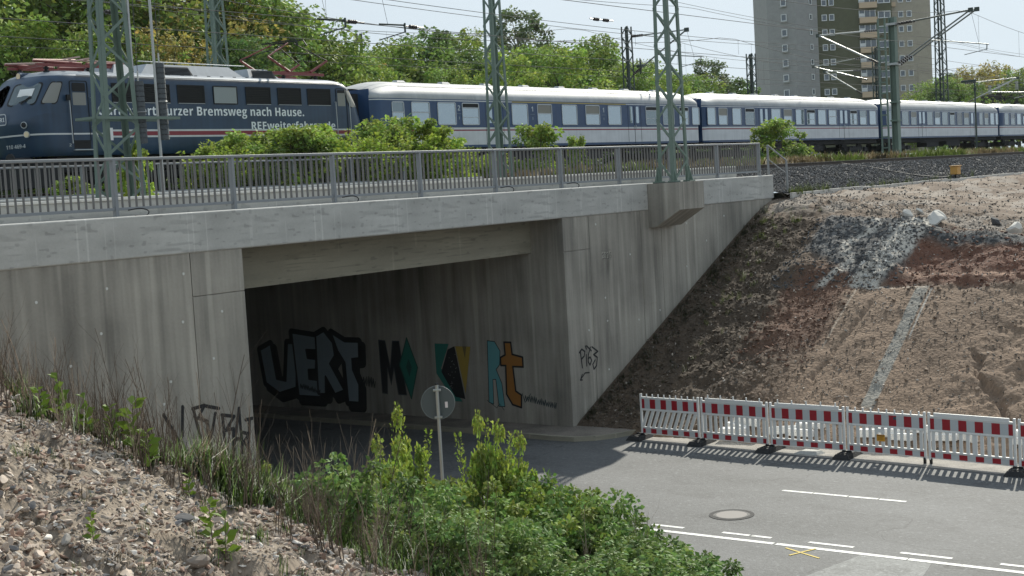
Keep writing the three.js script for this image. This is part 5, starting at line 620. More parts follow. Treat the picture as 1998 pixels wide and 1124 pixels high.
// ---------------------------------------------------------------- buildings behind
{
  const tower = thing('apartment_tower', 'tall apartment tower in grey, olive and beige with stacked balconies', 'building', [217, 6, -102], -Math.atan2(0.804, 0.596));
  const brick = (r, g, b, s) => new THREE.MeshStandardMaterial({ map: texture(256, 256, (u, v) => { const row = Math.floor(v * 24), k = 1 + 0.16 * (vnoise(u * 60, row * 3.7, 60, 256) - 0.5) + 0.22 * (fbm(u * 6 + s, v * 6, 3) - 0.5); return [r * k, g * k, b * k]; }, 5), roughness: 0.9 });
  const H = 42, wA = mesh('grey_block', new Geo().prism([[1.5, 2.3], [1.5, -12], [11.3, -12], [11.3, 1.0], [6.0, 6.2]].map(([x, z]) => [x, -z]).reverse(), 0, H, (x, y, z) => V(x, z, -y)), brick(0.3, 0.3, 0.295, 1), tower);
  const wB = mesh('olive_block', new Geo().box(11.35, 25.6, 0, H + 2, -11, 0.5), brick(0.105, 0.108, 0.062, 4), tower), wC = mesh('beige_block', new Geo().box(25.65, 33.3, 0, H, -11.5, -0.8), brick(0.36, 0.325, 0.26, 8), tower);
  const white = std(0.7, 0.72, 0.72, 0.5), pane = new THREE.MeshPhysicalMaterial({ color: lin(0.12, 0.14, 0.16), roughness: 0.08, metalness: 0.3 }), beige = std(0.55, 0.42, 0.29, 0.8);
  const window_ = (par, x, y, z, w, h, turn = 0) => { const o = mesh('window', frameGeo(w, h, 0.02, 0.13, 0.12), white, par); o.position.set(x, y, z); o.rotation.y = turn; const p = mesh('pane', new THREE.PlaneGeometry(w - 0.2, h - 0.2), pane, o); p.position.z = 0.03; return o; };
  const tl = -Math.atan2(4.7, 6.0), tr = Math.atan2(5.2, 5.3);
  for (let k = 0; k < 9; k++) { const y = 14.95 + k * 2.81 - 3; if (y > 38) break;
    window_(wA, 4.2, y, 4.82, 1.15, 1.3, tl); mesh('sill', new Geo().box(-0.7, 0.7, y - 0.85, y - 0.72, 0, 0.25).geo().rotateY(tl).translate(4.2, 0, 4.82), std(0.4, 0.4, 0.38), wA);
    window_(wA, 9.6, y + 0.1, 2.75, 0.9, 1.1, tr); window_(wB, 12.7, y, 0.52, 1.0, 1.2); window_(wB, 14.1, y, 0.52, 1.0, 1.2);
    const bal = mesh('balcony', new Geo().box(19.2, 22.6, y - 1.45, y - 0.4, 1.3, 1.42).box(19.2, 22.6, y - 1.5, y - 1.4, 0.5, 1.3), beige, wB); mesh('door_pane', new Geo().box(19.3, 22.5, y - 0.35, y + 0.95, 0.51, 0.54), pane, bal); for (let j = 0; j < 4; j++) mesh('door_frame', new Geo().box(19.3 + j * 1.02, 19.42 + j * 1.02, y - 0.4, y + 1.0, 0.54, 0.6), white, bal); mesh('screen', new Geo().box(19.35, 20.3, y - 0.35, y + 0.4, 0.6, 0.64), white, bal); mesh('balcony_rail', new Geo().box(19.2, 22.6, y - 0.3, y - 0.24, 1.33, 1.39), std(0.2, 0.2, 0.2), bal);
    window_(wB, 24.1, y, 0.52, 2.4, 1.35); mesh('mullion', new Geo().box(24.05, 24.2, y - 0.65, y + 0.65, 0.52, 0.66), white, wB);
    window_(wC, 27.6, y, -0.78, 1.0, 1.2); window_(wC, 29.2, y, -0.78, 1.0, 1.2); mesh('corner_balcony', new Geo().box(25.7, 26.6, y - 1.3, y - 0.5, -0.8, -0.3), beige, wC);
  }
  for (const [b, x0, x1, z] of [[wB, 11.3, 11.36, 0.5]]) mesh('edge_joint', new Geo().box(x0, x1, 0, H, z, z + 0.04), M.black, b);
  const low = thing('flat_building', 'low dark brown flat roofed building with a twin chimney pipe behind the trees', 'building', [75.2, 6, -73.2], -0.93); mesh('wall', new Geo().box(-4.5, 3.2, 0, 13.6, -6, 0), brick(0.1, 0.075, 0.07, 3), low); mesh('roof_edge', new Geo().box(-4.7, 3.4, 13.6, 14.05, -6.2, 0.2), std(0.05, 0.04, 0.04), low); for (const x of [-1.95, -1.5]) mesh('chimney_pipe', new Geo().cyl(V(x, 14, -2), V(x, 16.6, -2), 0.16, 0.16, 10), std(0.1, 0.09, 0.1), low); mesh('chimney_base', new Geo().box(-2.3, -1.2, 14, 14.6, -2.5, -1.5), std(0.1, 0.09, 0.09), low);
  // road bridge far along the line
  const rb = thing('road_bridge', 'distant dark girder road bridge with pale parapet posts beyond the train', 'bridge'), A = V(166, 14.2, -52), Bp = V(178, 16.1, -33), prev = [];
  const pos = (t) => V(mix(164.5, 182, t), 14.0 + 2.3 * Math.sin(clamp(t * 1.15) * Math.PI / 2), mix(-54, -27, t)); const g = new Geo(); for (let k = 0; k < 12; k++) { const a = pos(k / 12), b = pos((k + 1) / 12); g.hexa([a.clone().add(V(0, -2.6, 0)), b.clone().add(V(0, -2.6, 0)), b.clone().add(V(6, -2.6, -3)), a.clone().add(V(6, -2.6, -3)), a, b, b.clone().add(V(6, 0, -3)), a.clone().add(V(6, 0, -3))]); } mesh('girder', g, std(0.035, 0.03, 0.032, 0.8), rb);
  const rl = new Geo(); for (let k = 0; k < 12; k++) rl.bar(pos(k / 12).add(V(-0.1, 0.95, 0)), pos((k + 1) / 12).add(V(-0.1, 0.95, 0)), 0.1, 0.1); mesh('parapet_rail', rl, M.mastDark, rb); for (let k = 0; k < 26; k++) { const q = pos(k / 26); mesh('parapet_post', new Geo().box(q.x - 0.18, q.x + 0.18, q.y, q.y + 1.25, q.z - 0.18, q.z + 0.18), std(0.38, 0.37, 0.35), rb); }
  mesh('pier', new Geo().box(180, 184, 6.3, 14.0, -29, -26), M.concrete, rb); mesh('pier', new Geo().box(164.5, 168, 6.3, 11.6, -56, -53), M.concrete, rb);
}

// ---------------------------------------------------------------- vegetation
const leafMat = new THREE.MeshPhysicalMaterial({ color: 0xffffff, vertexColors: true, roughness: 0.8, specularIntensity: 0.35, transmission: 0.45, thickness: 0, side: THREE.DoubleSide });
const barkMat = new THREE.MeshStandardMaterial({ map: texture(128, 256, (u, v) => { const f = vnoise(u * 24, v * 6, 24, 6), g = fbm(u * 8, v * 8, 3, 8), a = 0.07 + 0.06 * (f - 0.5) + 0.05 * (g - 0.5); return [a * 1.05, a * 0.93, a * 0.8]; }, 1), roughness: 0.95 });
const dryMat = std(0.1, 0.075, 0.055, 0.95), dryPale = std(0.24, 0.19, 0.145, 0.95);
class Leaves {
  constructor() { this.p = []; this.n = []; this.c = []; }
  leaf(x, y, z, s, dir, r, col, asp = 0.55) {            // folded four-cornered leaf, dir = where its tip points
    let ux = dir.x + (r() - 0.5) * 0.9, uy = dir.y + (r() - 0.5) * 0.9, uz = dir.z + (r() - 0.5) * 0.9, l = Math.hypot(ux, uy, uz) || 1; ux /= l; uy /= l; uz /= l;
    let ax = r() - 0.5, ay = r() - 0.2, az = r() - 0.5, d = ax * ux + ay * uy + az * uz; ax -= d * ux; ay -= d * uy; az -= d * uz; l = Math.hypot(ax, ay, az) || 1; ax /= l; ay /= l; az /= l;
    const bx = uy * az - uz * ay, by = uz * ax - ux * az, bz = ux * ay - uy * ax, w = s * asp * 0.5, lift = w * 0.4;
    const P = [[x, y, z], [x + ux * s * 0.5 + bx * w + ax * lift, y + uy * s * 0.5 + by * w + ay * lift, z + uz * s * 0.5 + bz * w + az * lift], [x + ux * s, y + uy * s, z + uz * s], [x + ux * s * 0.5 - bx * w + ax * lift, y + uy * s * 0.5 - by * w + ay * lift, z + uz * s * 0.5 - bz * w + az * lift]];
    for (const i of [0, 1, 2, 0, 2, 3]) { this.p.push(...P[i]); this.n.push(ax, ay, az); this.c.push(col[0], col[1], col[2]); }
  }
  geo() { const g = new THREE.BufferGeometry(); g.setAttribute('position', new THREE.Float32BufferAttribute(this.p, 3)); g.setAttribute('normal', new THREE.Float32BufferAttribute(this.n, 3)); g.setAttribute('color', new THREE.Float32BufferAttribute(this.c, 3)); return g; }
}
const PAL = { green: [0.22, 0.32, 0.07], deep: [0.15, 0.235, 0.065], light: [0.28, 0.39, 0.08], gold: [0.37, 0.335, 0.09], birch: [0.16, 0.21, 0.095], lime: [0.32, 0.43, 0.07] };
const tint = (pal, r) => { const k = 0.6 + 0.75 * r(), w = r(); return [pal[0] * k * (0.85 + 0.35 * w), pal[1] * k, pal[2] * k * (0.8 + 0.4 * r())]; };
function treeParts(seed, height, rad, pal, n, leafSize, loose = 0.3, trunkUp = 0.25) {
  const r = rng(seed), wood = new Geo(), lv = new Leaves(), clumps = [], base = height * trunkUp, top = V((r() - 0.5) * 0.6, height * 0.8, (r() - 0.5) * 0.6), trunkR = height * 0.018 + (height < 4 ? 0.004 : 0.05);
  wood.cyl(V(0, -0.4, 0), V(top.x * 0.4, height * 0.45, top.z * 0.4), trunkR, trunkR * 0.6, 7).cyl(V(top.x * 0.4, height * 0.45, top.z * 0.4), top, trunkR * 0.6, trunkR * 0.15, 6);
  const cn = Math.round(n / 110);
  for (let i = 0; i < cn; i++) {
    const h = r(), y = mix(base, height * 0.97, h), k = Math.sin(Math.PI * clamp(0.12 + 0.86 * h)), R = rad * (0.35 + 0.75 * k) * Math.sqrt(r()), a = r() * 6.283, c = V(Math.cos(a) * R, y + (r() - 0.5) * 0.5, Math.sin(a) * R), cr = rad * (0.16 + 0.18 * r()) * (1 - 0.35 * h);
    clumps.push([c, cr]); if (i % 2 === 0 && c.y > 0.6) { const f = clamp((c.y - 0.12 * height) / height, 0.05, 0.75), s = V(top.x * f, f * height, top.z * f); wood.cyl(s, c, trunkR * 0.3 * (1 - f) + (height < 4 ? 0.006 : 0.025), height < 4 ? 0.003 : 0.012, 5, false); }
  }
  const cc = tint(pal, r);
  for (const [c, cr] of clumps) { const tone = 0.72 + 0.55 * r(), hue = (r() - 0.5) * 0.25; for (let k = 0; k < 110; k++) { const a = r() * 6.283, e = Math.asin(2 * r() - 1), q = Math.pow(r(), loose) * cr, d = V(Math.cos(e) * Math.cos(a), Math.sin(e) * 0.8, Math.cos(e) * Math.sin(a)), t = tint(pal, r); lv.leaf(c.x + d.x * q, c.y + d.y * q, c.z + d.z * q, leafSize * (0.6 + 0.8 * r()), V(d.x, d.y * 0.5 - 0.35, d.z), r, [t[0] * tone * (1 + hue), t[1] * tone, t[2] * tone], 0.62); } }
  return [wood.geo(), lv.geo()];
}
const kinds = [treeParts(101, 10, 3.6, PAL.green, 11000, 0.23), treeParts(102, 10, 3.2, PAL.deep, 11000, 0.22), treeParts(103, 10, 3.8, PAL.light, 11000, 0.23), treeParts(104, 10, 3.7, PAL.gold, 10000, 0.22), treeParts(105, 10, 2.5, PAL.birch, 9500, 0.2, 0.7, 0.3), treeParts(106, 10, 4.4, PAL.green, 12500, 0.25, 0.3, 0.12)];
const names = ['broad_leaf_tree', 'broad_leaf_tree', 'broad_leaf_tree', 'golden_tree', 'birch_tree', 'broad_leaf_tree'];
const tints = ['mid green broadleaf', 'dark green broadleaf', 'bright green broadleaf', 'yellowish green', 'tall airy grey green', 'wide mid green broadleaf'];
function plantTrees(list, where, group, y0 = 6.4) {
  const r = rng(list.length * 7 + 3);
  for (const [x, z, h, k] of list) { const t = thing(names[k], `${tints[k]} tree ${where}`, 'tree', [x, y0, z], r() * 6.28, group); const s = h / 10; t.scale.set(s * (0.9 + 0.25 * r()), s, s * (0.9 + 0.25 * r())); mesh('trunk', kinds[k][0], barkMat, t); mesh('crown', kinds[k][1], leafMat, t); }
}
plantTrees([[11.9, -43.8, 15.3, 5], [17.5, -46.5, 17, 1], [13.9, -37.7, 14.5, 0], [21.9, -44.1, 17, 1], [19.3, -37.2, 14, 3], [25.8, -42.0, 15, 2], [22.4, -36.2, 12.3, 5], [29.1, -40.5, 12, 1], [24.4, -33.3, 10.4, 0], [28.1, -34.8, 9, 1], [6.8, -33.2, 8.6, 2], [9.0, -30.1, 8.2, 0], [12.1, -29.3, 8, 3], [15.4, -28.2, 8, 1], [4, -38, 14, 0], [32, -36, 8.5, 2], [18.6, -30.4, 7.6, 0], [27, -47, 13, 5], [33.5, -41, 9, 5]], 'in the wood behind the locomotive', 'trees of the wood behind the locomotive');
plantTrees([[40.3, -43.6, 8.9, 3], [52.9, -52.3, 11.7, 1], [46.1, -44.4, 10.8, 0], [51.2, -46.2, 12.2, 1], [57.9, -49.1, 12.6, 0], [49.1, -40.2, 9.2, 1], [67.6, -49.7, 15.2, 4], [55.6, -40.1, 10.4, 0], [52.5, -35.7, 9.3, 2], [60.2, -39.0, 11.1, 5], [64.7, -39.6, 10.6, 2], [59.6, -34.4, 8.5, 0], [71.8, -40.1, 9.8, 0], [36.3, -40.5, 7.6, 3], [41.4, -37.0, 8.1, 0], [46.2, -35.8, 8.9, 2], [38.5, -46, 9.5, 5], [44, -50, 9.5, 1], [62, -45, 10.5, 0], [68.5, -36.5, 8.4, 2]], 'behind the first coach', 'trees behind the first coach');
plantTrees([[79.9, -40.9, 8.8, 1], [90.2, -44.1, 11.2, 4], [95.9, -44.7, 9.6, 1], [85, -43, 9.4, 0]], 'behind the second coach by the tower block', 'trees between the coach and the tower');
plantTrees([[157.8, -45.8, 11.4, 0], [154.2, -42.2, 10.6, 5], [185.9, -50.3, 13.8, 3], [203.1, -52.6, 15.2, 3], [199.9, -48.4, 14, 0], [173.1, -42.1, 10.4, 0], [194, -56, 14, 4], [163, -49, 11, 2], [212, -50, 15, 3], [148, -43, 9.5, 1]], 'far along the line by the distant road bridge', 'far trees by the road bridge');
plantTrees([[120, -70, 9, 0], [135, -74, 10, 1], [150, -80, 10, 2], [110, -62, 9, 5]], 'low before the foot of the tower block', 'trees at the foot of the tower');

// bushes: many leafy shoots from one stool
function bushParts(seed, h, rad, pal, shoots, per, size, asp = 0.6) {
  const r = rng(seed), wood = new Geo(), lv = new Leaves();
  for (let i = 0; i < shoots; i++) {
    const a = r() * 6.283, out = rad * Math.sqrt(r()) * 0.95, hh = h * (0.32 + 0.68 * Math.pow(r(), 1.7)) * (1 - 0.15 * out / rad), b = V(Math.cos(a) * out * 0.35, 0, Math.sin(a) * out * 0.35), t = V(Math.cos(a) * out, hh, Math.sin(a) * out), m = b.clone().lerp(t, 0.55).add(V(0, hh * 0.12, 0));
    wood.cyl(b, m, 0.009, 0.006, 4, false).cyl(m, t, 0.006, 0.002, 4, false); const tone = 0.75 + 0.5 * r();
    for (let k = 0; k < per; k++) { const f = 0.12 + 0.88 * Math.pow(r(), 0.75), q = f < 0.55 ? b.clone().lerp(m, f / 0.55) : m.clone().lerp(t, (f - 0.55) / 0.45), an = r() * 6.283, d = 0.03 + 0.13 * r() * (1.15 - f), c = tint(pal, r); lv.leaf(q.x + Math.cos(an) * d, q.y + (r() - 0.4) * 0.06, q.z + Math.sin(an) * d, size * (0.45 + 1.1 * r() * r()), V(Math.cos(an), 0.35, Math.sin(an)), r, [c[0] * tone, c[1] * tone, c[2] * tone], asp); }
  }
  return [wood.geo(), lv.geo()];
}
const bushes = [treeParts(201, 1.95, 0.8, PAL.light, 5200, 0.09, 0.5, 0.05), treeParts(202, 1.5, 0.95, PAL.green, 5200, 0.088, 0.45, 0.03), treeParts(203, 1.0, 0.95, PAL.deep, 5000, 0.08, 0.45, 0.02), treeParts(204, 2.5, 1.1, PAL.lime, 5600, 0.13, 0.4, 0.04), treeParts(205, 2.5, 1.2, PAL.light, 5600, 0.13, 0.4, 0.06), bushParts(207, 2.5, 1.15, PAL.lime, 75, 85, 0.125), treeParts(206, 3, 2.2, PAL.deep, 4500, 0.22, 0.4, 0.02), bushParts(208, 1.9, 0.8, PAL.lime, 26, 95, 0.095)];
function bush(k, label, x, y, z, s, turn, group) { const t = thing('bush', label, 'bush', [x, y, z], turn, group); t.scale.set(s[0], s[1], s[0]); mesh('stems', bushes[k][0], dryMat, t); mesh('foliage', bushes[k][1], leafMat, t); }
// beside the road, round the sign post
const gl = 'bushy green shrub in the thicket round the sign post', gg = 'shrubs of the roadside thicket';
[[0, -15.35, 7.45, 3.3, 0.38], [0, -15.8, 7.6, 3.0, 0.4], [0, -16.1, 8.0, 3.05, 0.5], [0, -16.75, 8.3, 2.75, 0.55], [1, -15.2, 8.34, 2.25, 0.6], [0, -14.15, 8.11, 3.05, 0.36], [0, -13.85, 8.0, 2.85, 0.4], [0, -13.5, 8.2, 2.6, 0.4], [0, -12.95, 8.12, 2.45, 0.2], [1, -14.5, 8.7, 2.2, 0.65], [1, -15.57, 9.3, 2.15, 0.7], [2, -17.53, 9.9, 2.6, 0.8], [1, -16.7, 9.3, 2.45, 0.7], [2, -13.96, 9.36, 1.75, 0.85], [1, -13.2, 9.0, 1.75, 0.6], [2, -12.78, 9.31, 1.4, 0.8], [2, -12.02, 9.49, 1.2, 0.7], [0, -11.75, 9.3, 1.5, 0.22], [2, -12.26, 10.1, 0.95, 0.8], [2, -17.4, 11.0, 2.2, 0.8], [1, -15.41, 10.6, 1.6, 0.8], [2, -16.3, 10.2, 2.0, 0.8], [2, -14.4, 10.3, 1.5, 0.9], [2, -13.3, 10.5, 1.15, 0.85], [2, -16.3, 11.5, 1.75, 0.8], [2, -14.6, 11.4, 1.3, 0.9], [2, -18.2, 9.6, 2.7, 0.7], [2, -11.7, 10.6, 0.75, 0.7], [0, -16.4, 7.0, 2.3, 0.4], [1, -14.8, 9.9, 1.9, 0.8], [1, -15.9, 8.7, 2.4, 0.7], [1, -13.7, 8.6, 2.1, 0.6], [2, -12.5, 8.8, 1.5, 0.7], [2, -13.5, 9.9, 1.6, 0.8], [1, -17.2, 9.0, 2.5, 0.6], [2, -15.2, 11.2, 1.6, 0.9], [2, -17.0, 10.5, 2.1, 0.8], [2, -12.9, 11.2, 0.9, 0.8], [0, -17.6, 8.4, 2.9, 0.3], [2, -18.4, 10.6, 2.5, 0.7], [2, -15.8, 12.2, 1.5, 0.8]].concat([[7, -15.3, 7.5, 3.35, 0.5], [7, -16.4, 8.1, 3.1, 0.6], [7, -14.1, 8.05, 3.15, 0.5], [7, -13.6, 8.15, 2.85, 0.5], [7, -12.9, 8.2, 2.55, 0.3], [7, -12.4, 9.1, 1.9, 0.5], [7, -11.8, 9.4, 1.55, 0.4], [7, -16.9, 8.9, 2.9, 0.6], [7, -14.4, 9.3, 2.3, 0.7], [7, -17.9, 9.6, 3.0, 0.5]]).forEach(([k, x, z, top, w], i) => { if (x > -13.1) x -= 0.75; const y = Math.max(0.02, moundHeight(x, z) - 0.06); bush(k, k === 0 ? 'tall bright green shrub in the thicket round the sign post' : k === 1 ? 'mid-height leafy shrub in the thicket round the sign post' : k === 7 ? 'thin upright leafy shoots rising above the thicket round the sign post' : 'low darker green shrub spreading to the road edge of the thicket', x, y, z, [w * (k ? 1.2 : 1.15), Math.max(0.3, (k < 3 ? 1.0 : 1.05) * (top - y) / [1.95, 1.5, 1.0, 1, 1, 1, 1, 1.9][k])], i * 1.7, gg); });
{ const r = rng(44), at = (u, v) => [CX + u * 0.5984 + v * 0.8012, CZ + u * 0.8012 - v * 0.5984]; for (let i = 0; i < 26; i++) { const v = 14.6 + 5 * r(), u = (-0.17 + 0.16 * r()) * v, [x, z] = at(u, v), s = 0.55 + 0.45 * r(); if (x > -12.5) continue; bush(2, 'low green weed clump between the rubble and the roadside thicket', x, moundHeight(x, z) - 0.05, z, [s, s * (0.7 + 0.5 * r())], i, 'weed clumps below the rubble'); } }
[[-17.9, 7.3, 0.6], [-12.6, 1.6, 0.8], [-13.2, 2.4, 0.6]].forEach(([x, z, s], i) => bush(0, 'light green sapling growing at the corner of the concrete abutment', x, moundHeight(x, z) - 0.05, z, [s * 0.6, s], i * 2, 'saplings at the abutment corner'));
// between the bridge railing and the train
[[0.6, 8.84, 0.75], [1.73, 9.04, 0.85], [3.0, 8.95, 0.9], [4.3, 8.9, 0.95], [5.5, 8.9, 0.95], [6.6, 9.0, 0.95], [7.7, 9.36, 1.0], [8.8, 9.4, 1.0], [10.0, 9.35, 1.0], [11.3, 9.1, 0.95], [12.6, 8.85, 0.85], [13.8, 8.5, 0.8], [14.6, 8.35, 0.7], [2.3, 8.8, 0.9], [5.0, 8.9, 0.9], [7.1, 9.0, 0.9], [9.4, 9.0, 0.9], [1.1, 8.6, 0.8], [3.6, 8.9, 0.9], [6.0, 8.95, 0.8], [8.2, 9.1, 0.85], [10.6, 9.1, 0.9], [12.0, 8.8, 0.9], [13.2, 8.5, 0.8], [0.0, 8.2, 0.6], [15.3, 8.0, 0.6]].forEach(([x, top, s], i) => { const h = top - 6.45 + 0.15; bush(i % 5 < 3 ? 5 : i % 5 === 3 ? 4 : 3, 'light green leafy shrub in the hedge between railing and train', x, 6.45, -13.7 - 0.5 * (i % 3), [1.3 * s, h / 2.6], i * 2.1, 'shrubs of the hedge before the train'); });
bush(4, 'round light green shrub before the first coach beside the lattice mast', 18.4, 6.45, -13.8, [1.05, 1.05], 0.4); bush(4, 'small sparse green shrub before the first coach doors', 21.5, 6.45, -13.8, [0.5, 0.85], 1.4);
bush(4, 'round yellowish green shrub on the grass beyond the railing end', 36.1, 6.5, -11, [1.25, 1.05], 2.2); bush(3, 'small green shrub under the tension weights', -6.6, 6.35, -9, [0.45, 0.75], 0.7);
[[66, -13, 0.7], [80, -11, 0.9], [86, -12, 0.8], [92, -11.5, 1.1]].forEach(([x, z, s], i) => bush(i % 2 ? 2 : 2, 'low dark green shrub in the grass before the far coaches', x, 6.55, z, [s * 1.1, s * 1.2], i, 'shrubs before the far coaches'));
// leaves along the rear railing of the bridge
[[-12.5, 0.7], [-11, 0.8], [-9.5, 0.7], [-5, 0.75], [-3.2, 0.8], [-14, 0.8]].forEach(([x, s], i) => bush(3, 'green undergrowth showing between the balusters below the locomotive', x, 6.4, -14, [s, s * 0.62], i, 'undergrowth below the locomotive'));
[[-12, -23.5], [-7, -24], [-2, -23.6], [3, -24.2], [8, -24.5], [13, -24], [18, -24.6], [23, -24.2], [28, -25], [33, -25.4], [38, -26], [43, -27], [48, -27.5], [53, -28], [58, -29], [64, -30], [70, -31]].forEach(([x, z], i) => bush(6, 'dark low thicket behind the wheels of the train', x, 6.35, z, [1.35 + 0.2 * (i % 3), 0.85 + 0.12 * (i % 4)], i * 1.3, 'thicket behind the train'));

// grass and weeds
function tuft(seed, n, h, w, spread) { const r = rng(seed), p = [], nn = []; for (let i = 0; i < n; i++) { const a = r() * 6.283, o = spread * r(), x = Math.cos(a) * o, z = Math.sin(a) * o, l = h * (0.5 + 0.7 * r()), b = r() * 6.283, bx = Math.cos(b) * l * 0.45 * r(), bz = Math.sin(b) * l * 0.45 * r(), wx = Math.cos(b + 1.57) * w, wz = Math.sin(b + 1.57) * w; const A = [x - wx, 0, z - wz], B = [x + wx, 0, z + wz], C = [x + bx * 0.35 + wx * 0.7, l * 0.6, z + bz * 0.35 + wz * 0.7], D = [x + bx * 0.35 - wx * 0.7, l * 0.6, z + bz * 0.35 - wz * 0.7], E = [x + bx, l, z + bz]; for (const t of [A, B, C, A, C, D, D, C, E]) { p.push(...t); nn.push(Math.cos(b), 0.5, Math.sin(b)); } } const g = new THREE.BufferGeometry(); g.setAttribute('position', new THREE.Float32BufferAttribute(p, 3)); g.setAttribute('normal', new THREE.Float32BufferAttribute(nn, 3)); return g; }
const tufts = [tuft(1, 22, 0.42, 0.007, 0.22), tuft(2, 26, 0.32, 0.009, 0.26), tuft(3, 16, 0.55, 0.006, 0.2)];
const bladeMat = new THREE.MeshPhysicalMaterial({ color: 0xffffff, roughness: 0.7, transmission: 0.3, thickness: 0, side: THREE.DoubleSide });
{
  const r = rng(71), far = [], near = [];
  for (let i = 0; i < 9000; i++) { const x = 12.8 + 95 * Math.pow(r(), 1.15), z = -5.4 - 9.6 * r(); far.push([x, 6.42 + (z < -6 ? 0.22 : 0), z, 0.7 + 0.7 * r() * (0.4 + fbm(x * 0.25, z * 0.3, 3)), 0.3]); }
  const holder = struct('grass_verge', new Geo().quad(V(12.6, 6.5, -5.3), V(110, 6.5, -5.3), V(110, 6.5, -15.2), V(12.6, 6.5, -15.2)), M.grassGround, 'tufted grass verge before the train', 'grass');
  scatter('grass', [tuft(4, 24, 0.4, 0.02, 0.26), tuft(5, 20, 0.5, 0.018, 0.24)], bladeMat, far, holder, (k, s) => { const d = fbm(s[0] * 0.35 + 9, s[2] * 0.5, 3), a = 0.6 + 0.6 * k(); return d > 0.52 ? lin(0.2 * a, 0.165 * a, 0.1 * a) : lin(0.12 * a, 0.18 * a, 0.04 * a); });
  const at = (u, v) => [CX + u * 0.5984 + v * 0.8012, CZ + u * 0.8012 - v * 0.5984];
  for (let i = 0; i < 1200; i++) { const v = 13.6 + 7 * r(), u = (-0.36 + 0.42 * r()) * v, [x, z] = at(u, v); if (x > -12.2 || z < 0.15) continue; const g = fbm(u * 0.9 + 20, v * 0.9 + 20, 3); if (g < 0.42 && r() < 0.7) continue; near.push([x, moundHeight(x, z) - 0.02, z, 0.25 + 0.6 * r() * g * 1.6, 0.7]); }
  for (let i = 0; i < 320; i++) { const v = 14.2 + 2.4 * r(), u = (-0.235 + 0.06 * r()) * v, [x, z] = at(u, v); near.push([x, moundHeight(x, z) - 0.02, z, 0.5 + 0.6 * r(), 0.9, 1]); }
  for (let i = 0; i < 120; i++) { const v = 10 + 4 * r(), u = (-0.36 + 0.3 * r()) * v, [x, z] = at(u, v); near.push([x, moundHeight(x, z) - 0.02, z, 0.18 + 0.25 * r(), 0.5]); }
  const nb = new THREE.Group(); nb.name = 'weeds'; nb.userData = { kind: 'stuff', label: 'grass and weeds on the rubble bank by the abutment', category: 'weeds' }; scene.add(nb);
  scatter('grass', tufts, bladeMat, near, nb, (k, s) => { const a = 0.55 + 0.7 * k(); return k() < 0.3 ? lin(0.17 * a, 0.14 * a, 0.095 * a) : lin(0.11 * a, 0.19 * a, 0.045 * a); });
  // sparse weeds on the cutting slope and the ballast foot
  const sw = []; for (let i = 0; i < 260; i++) { const x = 0.4 + 11 * r(), z = 0.15 + 2.4 * r() * r(); sw.push([x, hillHeight(x, z) - 0.02, z, 0.25 + 0.35 * r(), 0.5]); } for (let i = 0; i < 60; i++) { const x = 13 + 22 * r() * r(), z = 0.2 + 0.35 * r(); sw.push([x, 5.78, z, 0.4 + 0.5 * r(), 0.4]); }
  const sb = new THREE.Group(); sb.name = 'weeds_001'; sb.userData = { kind: 'stuff', label: 'sparse weeds on the earth slope along the wing wall', category: 'weeds' }; scene.add(sb); scatter('grass', tufts, bladeMat, sw, sb, (k) => { const a = 0.6 + 0.6 * k(); return lin(0.1 * a, 0.14 * a, 0.035 * a); });
}
// dry stalks on the heap, broad-leaved young plants
function stalkParts(seed, h, branches, r0) { const r = rng(seed), g = new Geo(); for (let s = 0; s < branches; s++) { let a = V((r() - 0.5) * 0.2, -0.05, (r() - 0.5) * 0.2), d = V((r() - 0.5) * 0.5, 1, (r() - 0.5) * 0.5).normalize(), rad = r0; const n = 7, L = h * (0.5 + 0.5 * r()) / n; for (let k = 0; k < n; k++) { d.add(V((r() - 0.5) * 0.22, 0.06, (r() - 0.5) * 0.22)).normalize(); const b = a.clone().addScaledVector(d, L); g.cyl(a, b, rad, rad * 0.85, 4, false); if (k > 1) for (let j = 0; j < 2; j++) { const e = d.clone().add(V((r() - 0.5) * 1.5, 0.25, (r() - 0.5) * 1.5)).normalize(), l = L * (0.6 + 1.1 * r()); const t = a.clone().addScaledVector(e, l); g.cyl(a, t, rad * 0.5, rad * 0.3, 3, false); if (r() < 0.6) g.cyl(t, t.clone().addScaledVector(e.add(V(r() - 0.5, 0.3, r() - 0.5)).normalize(), l * 0.6), rad * 0.3, rad * 0.2, 3, false); } a = b; rad *= 0.84; } } return g.geo(); }
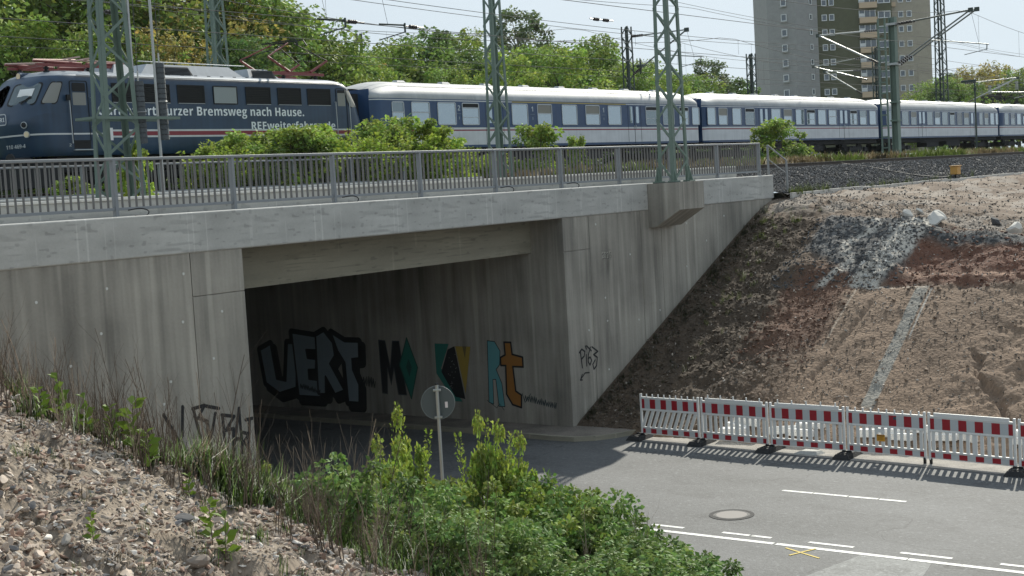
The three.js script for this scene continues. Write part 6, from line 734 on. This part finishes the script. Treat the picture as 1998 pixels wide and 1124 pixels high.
{
  const st = [stalkParts(1, 1.5, 3, 0.01), stalkParts(2, 1.15, 4, 0.009), stalkParts(3, 0.9, 6, 0.008), stalkParts(4, 1.7, 2, 0.011), stalkParts(5, 1.2, 5, 0.0085)], r = rng(88), at = (u, v) => [CX + u * 0.5984 + v * 0.8012, CZ + u * 0.8012 - v * 0.5984];
  for (let i = 0; i < 210; i++) { const v = 13.3 + 4.5 * r(), u = (-0.38 + 0.36 * r()) * v, [x, z] = at(u, v); if (x > -12.6 || z < 0.6) continue; const o = single('dry_weed', 'bare brown weed stalks on the rubble bank before the abutment', 'dry weed', st[i % 5], i % 4 ? dryMat : dryPale, 'dry stalks on the rubble bank'); o.position.set(x, moundHeight(x, z), z); o.rotation.y = r() * 6.28; const s = 0.6 + 0.6 * r() * r(); o.scale.set(s, s * (0.85 + 0.3 * r()), s); }
  for (let i = 0; i < 30; i++) { const v = 16.5 + 2.5 * r(), u = (-0.17 + 0.07 * r()) * v, [x, z] = at(u, v), o = single('dry_weed', 'dense upright brown stalks rising before the dark underpass', 'dry weed', st[2 + (i % 3)], i % 3 ? dryPale : dryMat, 'stalks before the underpass'); o.position.set(x, moundHeight(x, z), z); o.rotation.y = r() * 6.28; o.scale.set(0.9, 1.25, 0.9); }
  for (let i = 0; i < 26; i++) { const x = -18.4 + 5.6 * r(), z = 7.6 + 3.6 * r(), o = single('dry_weed', 'thin dead stalks standing among the green roadside shrubs', 'dry weed', st[i % 5], dryPale, 'dead stalks in the thicket'); o.position.set(x, Math.max(0, moundHeight(x, z)), z); o.rotation.y = r() * 6.28; o.scale.set(0.9, 1.1, 0.9); }
  const big = single('bare_sapling', 'tall bare forked twig leaning before the dark underpass', 'sapling', stalkParts(9, 2.6, 1, 0.02), dryPale); big.position.set(-18.3, moundHeight(-18.3, 8.9), 8.9); big.rotation.set(0.12, 1, 0.3);
  const lv = new Leaves(), q = rng(15), stem = new Geo().cyl(V(0, 0, 0), V(0.03, 0.42, 0), 0.006, 0.003, 5, false); for (let k = 0; k < 16; k++) { const y = 0.05 + 0.38 * q(), a = q() * 6.28; lv.leaf(0.02, y, 0, 0.11 + 0.06 * q(), V(Math.cos(a), 0.6, Math.sin(a)), q, [0.14, 0.22, 0.03], 0.55); }
  const lg = lv.geo(), sg = stem.geo();
  [[-0.328, 13.9, 1.1], [-0.29, 13.9, 0.9], [-0.275, 13.6, 1.3], [-0.31, 13.8, 0.9], [-0.265, 13.4, 1.0], [-0.225, 12.1, 0.9], [-0.217, 12.0, 1.0], [-0.34, 13.8, 0.8], [-0.31, 11.2, 0.6], [-0.24, 13.2, 0.6]].forEach(([s, v, k], i) => { const [x, z] = at(s * v, v), t = thing('young_plant', 'young plant with bright green leaves growing from the rubble', 'plant', [x, moundHeight(x, z), z], i * 2, 'young plants on the rubble heap'); t.scale.setScalar(k); mesh('stem', sg, dryMat, t); mesh('foliage', lg, leafMat, t); });
}
renderer.render(scene, camera);
